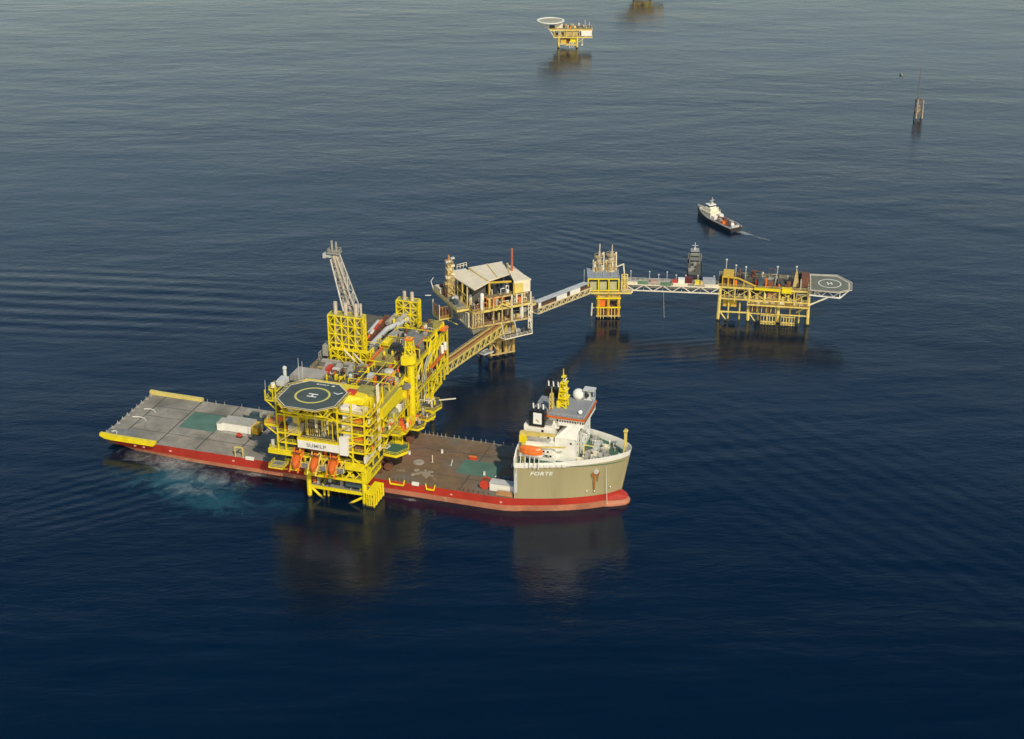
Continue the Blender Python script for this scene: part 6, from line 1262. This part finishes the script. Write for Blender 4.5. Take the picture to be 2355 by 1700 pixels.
mb = T.mb(); mb.beam((5.6, 0, 9), (5.2, 0, 13), .35); mb.beam((5.4, -1.5, 11.4), (5.4, 1.5, 11.4), .25); mb.box(5, 6.2, -.6, .6, 9, 10.4); mb.beam((7, -1, 9), (7, -1, 11), .2); T.part('mast', mb, GREYW)
mb = T.mb(); mb.prism([(10.2, -3.2), (14, -1.9), (16.4, 0), (14, 1.9), (10.2, 3.2)], 4.0, 4.4); T.part('foredeck', mb, CREAM)
mb = T.mb(); mb.tube((12.6, -.8, 4.9), (12.6, .8, 4.9), .5, 8); T.part('windlass', mb, STEEL)
for y in (-2.4, 2.4):
    mb = T.mb(); mb.tube((3.2, y, 3), (3.0, y, 7.6), .5, 8); T.part('funnel', mb, CREAM)
mb = T.mb(); mb.box(-1.6, 2.6, -3.2, -.6, 2.4, 4.8); mb.box(-1.4, 2.4, .6, 3.0, 2.4, 4.2); T.part('tank', mb, WHT)
for x0, y0, m in ((-5.4, -2.6, BROWN), (-5.6, .4, STEEL), (-8.6, -1, BROWN), (-9.6, 1.4, ORNG), (-3, -1, BROWN), (-11.6, -2.8, STEEL)):
    mb = T.mb(); mb.box(x0, x0 + 2.2, y0, y0 + 1.8, 2.3, 3.9); T.part('deck_locker', mb, m)
mb = T.mb(); mb.ball((-14.4, .2, 3.2), 1.1, 12, 8); T.part('fog_light', mb, WHT)
mb = T.mb(); mb.box(-17, -15.6, -2.6, 2.6, 2.3, 3.2); T.part('stern_roller', mb, GREYW)
mb = T.mb(); mb.rail([(1.8, -3.3, 5.4), (10, -3.3, 5.4), (10, 3.3, 5.4)], 1, .14, 2); T.part('railing', mb, CREAM)
T = vessel('supply_vessel', 'grey utility boat lying end on behind the white bridge', 'boat', 94.8, 803, R(84.5), 29, 7.4, DARK, paint('dull boat deck', (0.13, 0.125, 0.1)), GREYW, DARK)
BT = paint('dull grey boat paint', (0.19, 0.2, 0.18), .6, .2, .4)
mb = T.mb(); mb.box(1, 10.6, -2.8, 2.8, 2.4, 4.6); mb.box(3, 10, -2.5, 2.5, 4.6, 6.4); T.part('deckhouse', mb, BT)
mb = T.mb(); mb.box(4, 8.6, -2.2, 2.2, 6.4, 8.2); wh = T.part('wheelhouse', mb, paint('pale boat paint', (0.30, 0.31, 0.28)))
mb = T.mb(); mb.box(3.94, 8.66, -2.26, 2.26, 7.1, 7.7); T.part('window', mb, GLASS, wh)
mb = T.mb(); mb.box(.9, 1.0, -2.4, 2.4, 3.4, 4.2); mb.box(2.9, 3.0, -2.2, 2.2, 5.2, 5.9); T.part('window', mb, DARK)
mb = T.mb(); mb.beam((6.5, 0, 8.2), (6.5, 0, 12), .4); mb.beam((6.5, -1.6, 10.4), (6.5, 1.6, 10.4), .25); mb.box(6, 7, -.6, .6, 8.2, 9.2); T.part('mast', mb, GREYW)
for y in (-3.2, 3.2):
    mb = T.mb(); mb.tube((4, y, 3), (4, y, 7), .4, 8); T.part('funnel', mb, BT)
for x0, y0 in ((-5, -2.4), (-7.5, .4), (-11, -1.8), (-10, 1.6)):
    mb = T.mb(); mb.box(x0, x0 + 1.8, y0, y0 + 1.6, 2.3, 3.5); T.part('deck_locker', mb, STEEL if y0 > 0 else GRATE)
mb = T.mb(); mb.tube((-2, 0, 2.3), (-2, 0, 4.2), .9, 10); T.part('capstan', mb, STEEL)

# ------------------------------------------------------------------ humid air
hz = bpy.data.materials.new('humid air'); hz.use_nodes = True; nt = hz.node_tree
nt.nodes.remove(nt.nodes['Principled BSDF']); pv = nt.nodes.new('ShaderNodeVolumePrincipled')
pv.inputs['Color'].default_value = (0.50, 0.80, 1.0, 1); pv.inputs['Density'].default_value = 0.000007
nt.links.new(pv.outputs[0], nt.nodes['Material Output'].inputs['Volume'])
mb = MB(); mb.box(-9300, 9300, -3300, 16300, -6, 345)
hb_ = bpy.data.objects.new('haze', mb.mesh('haze', hz)); COL.objects.link(hb_); hb_['kind'] = 'stuff'; hb_['label'] = 'thin humid haze over the sea'
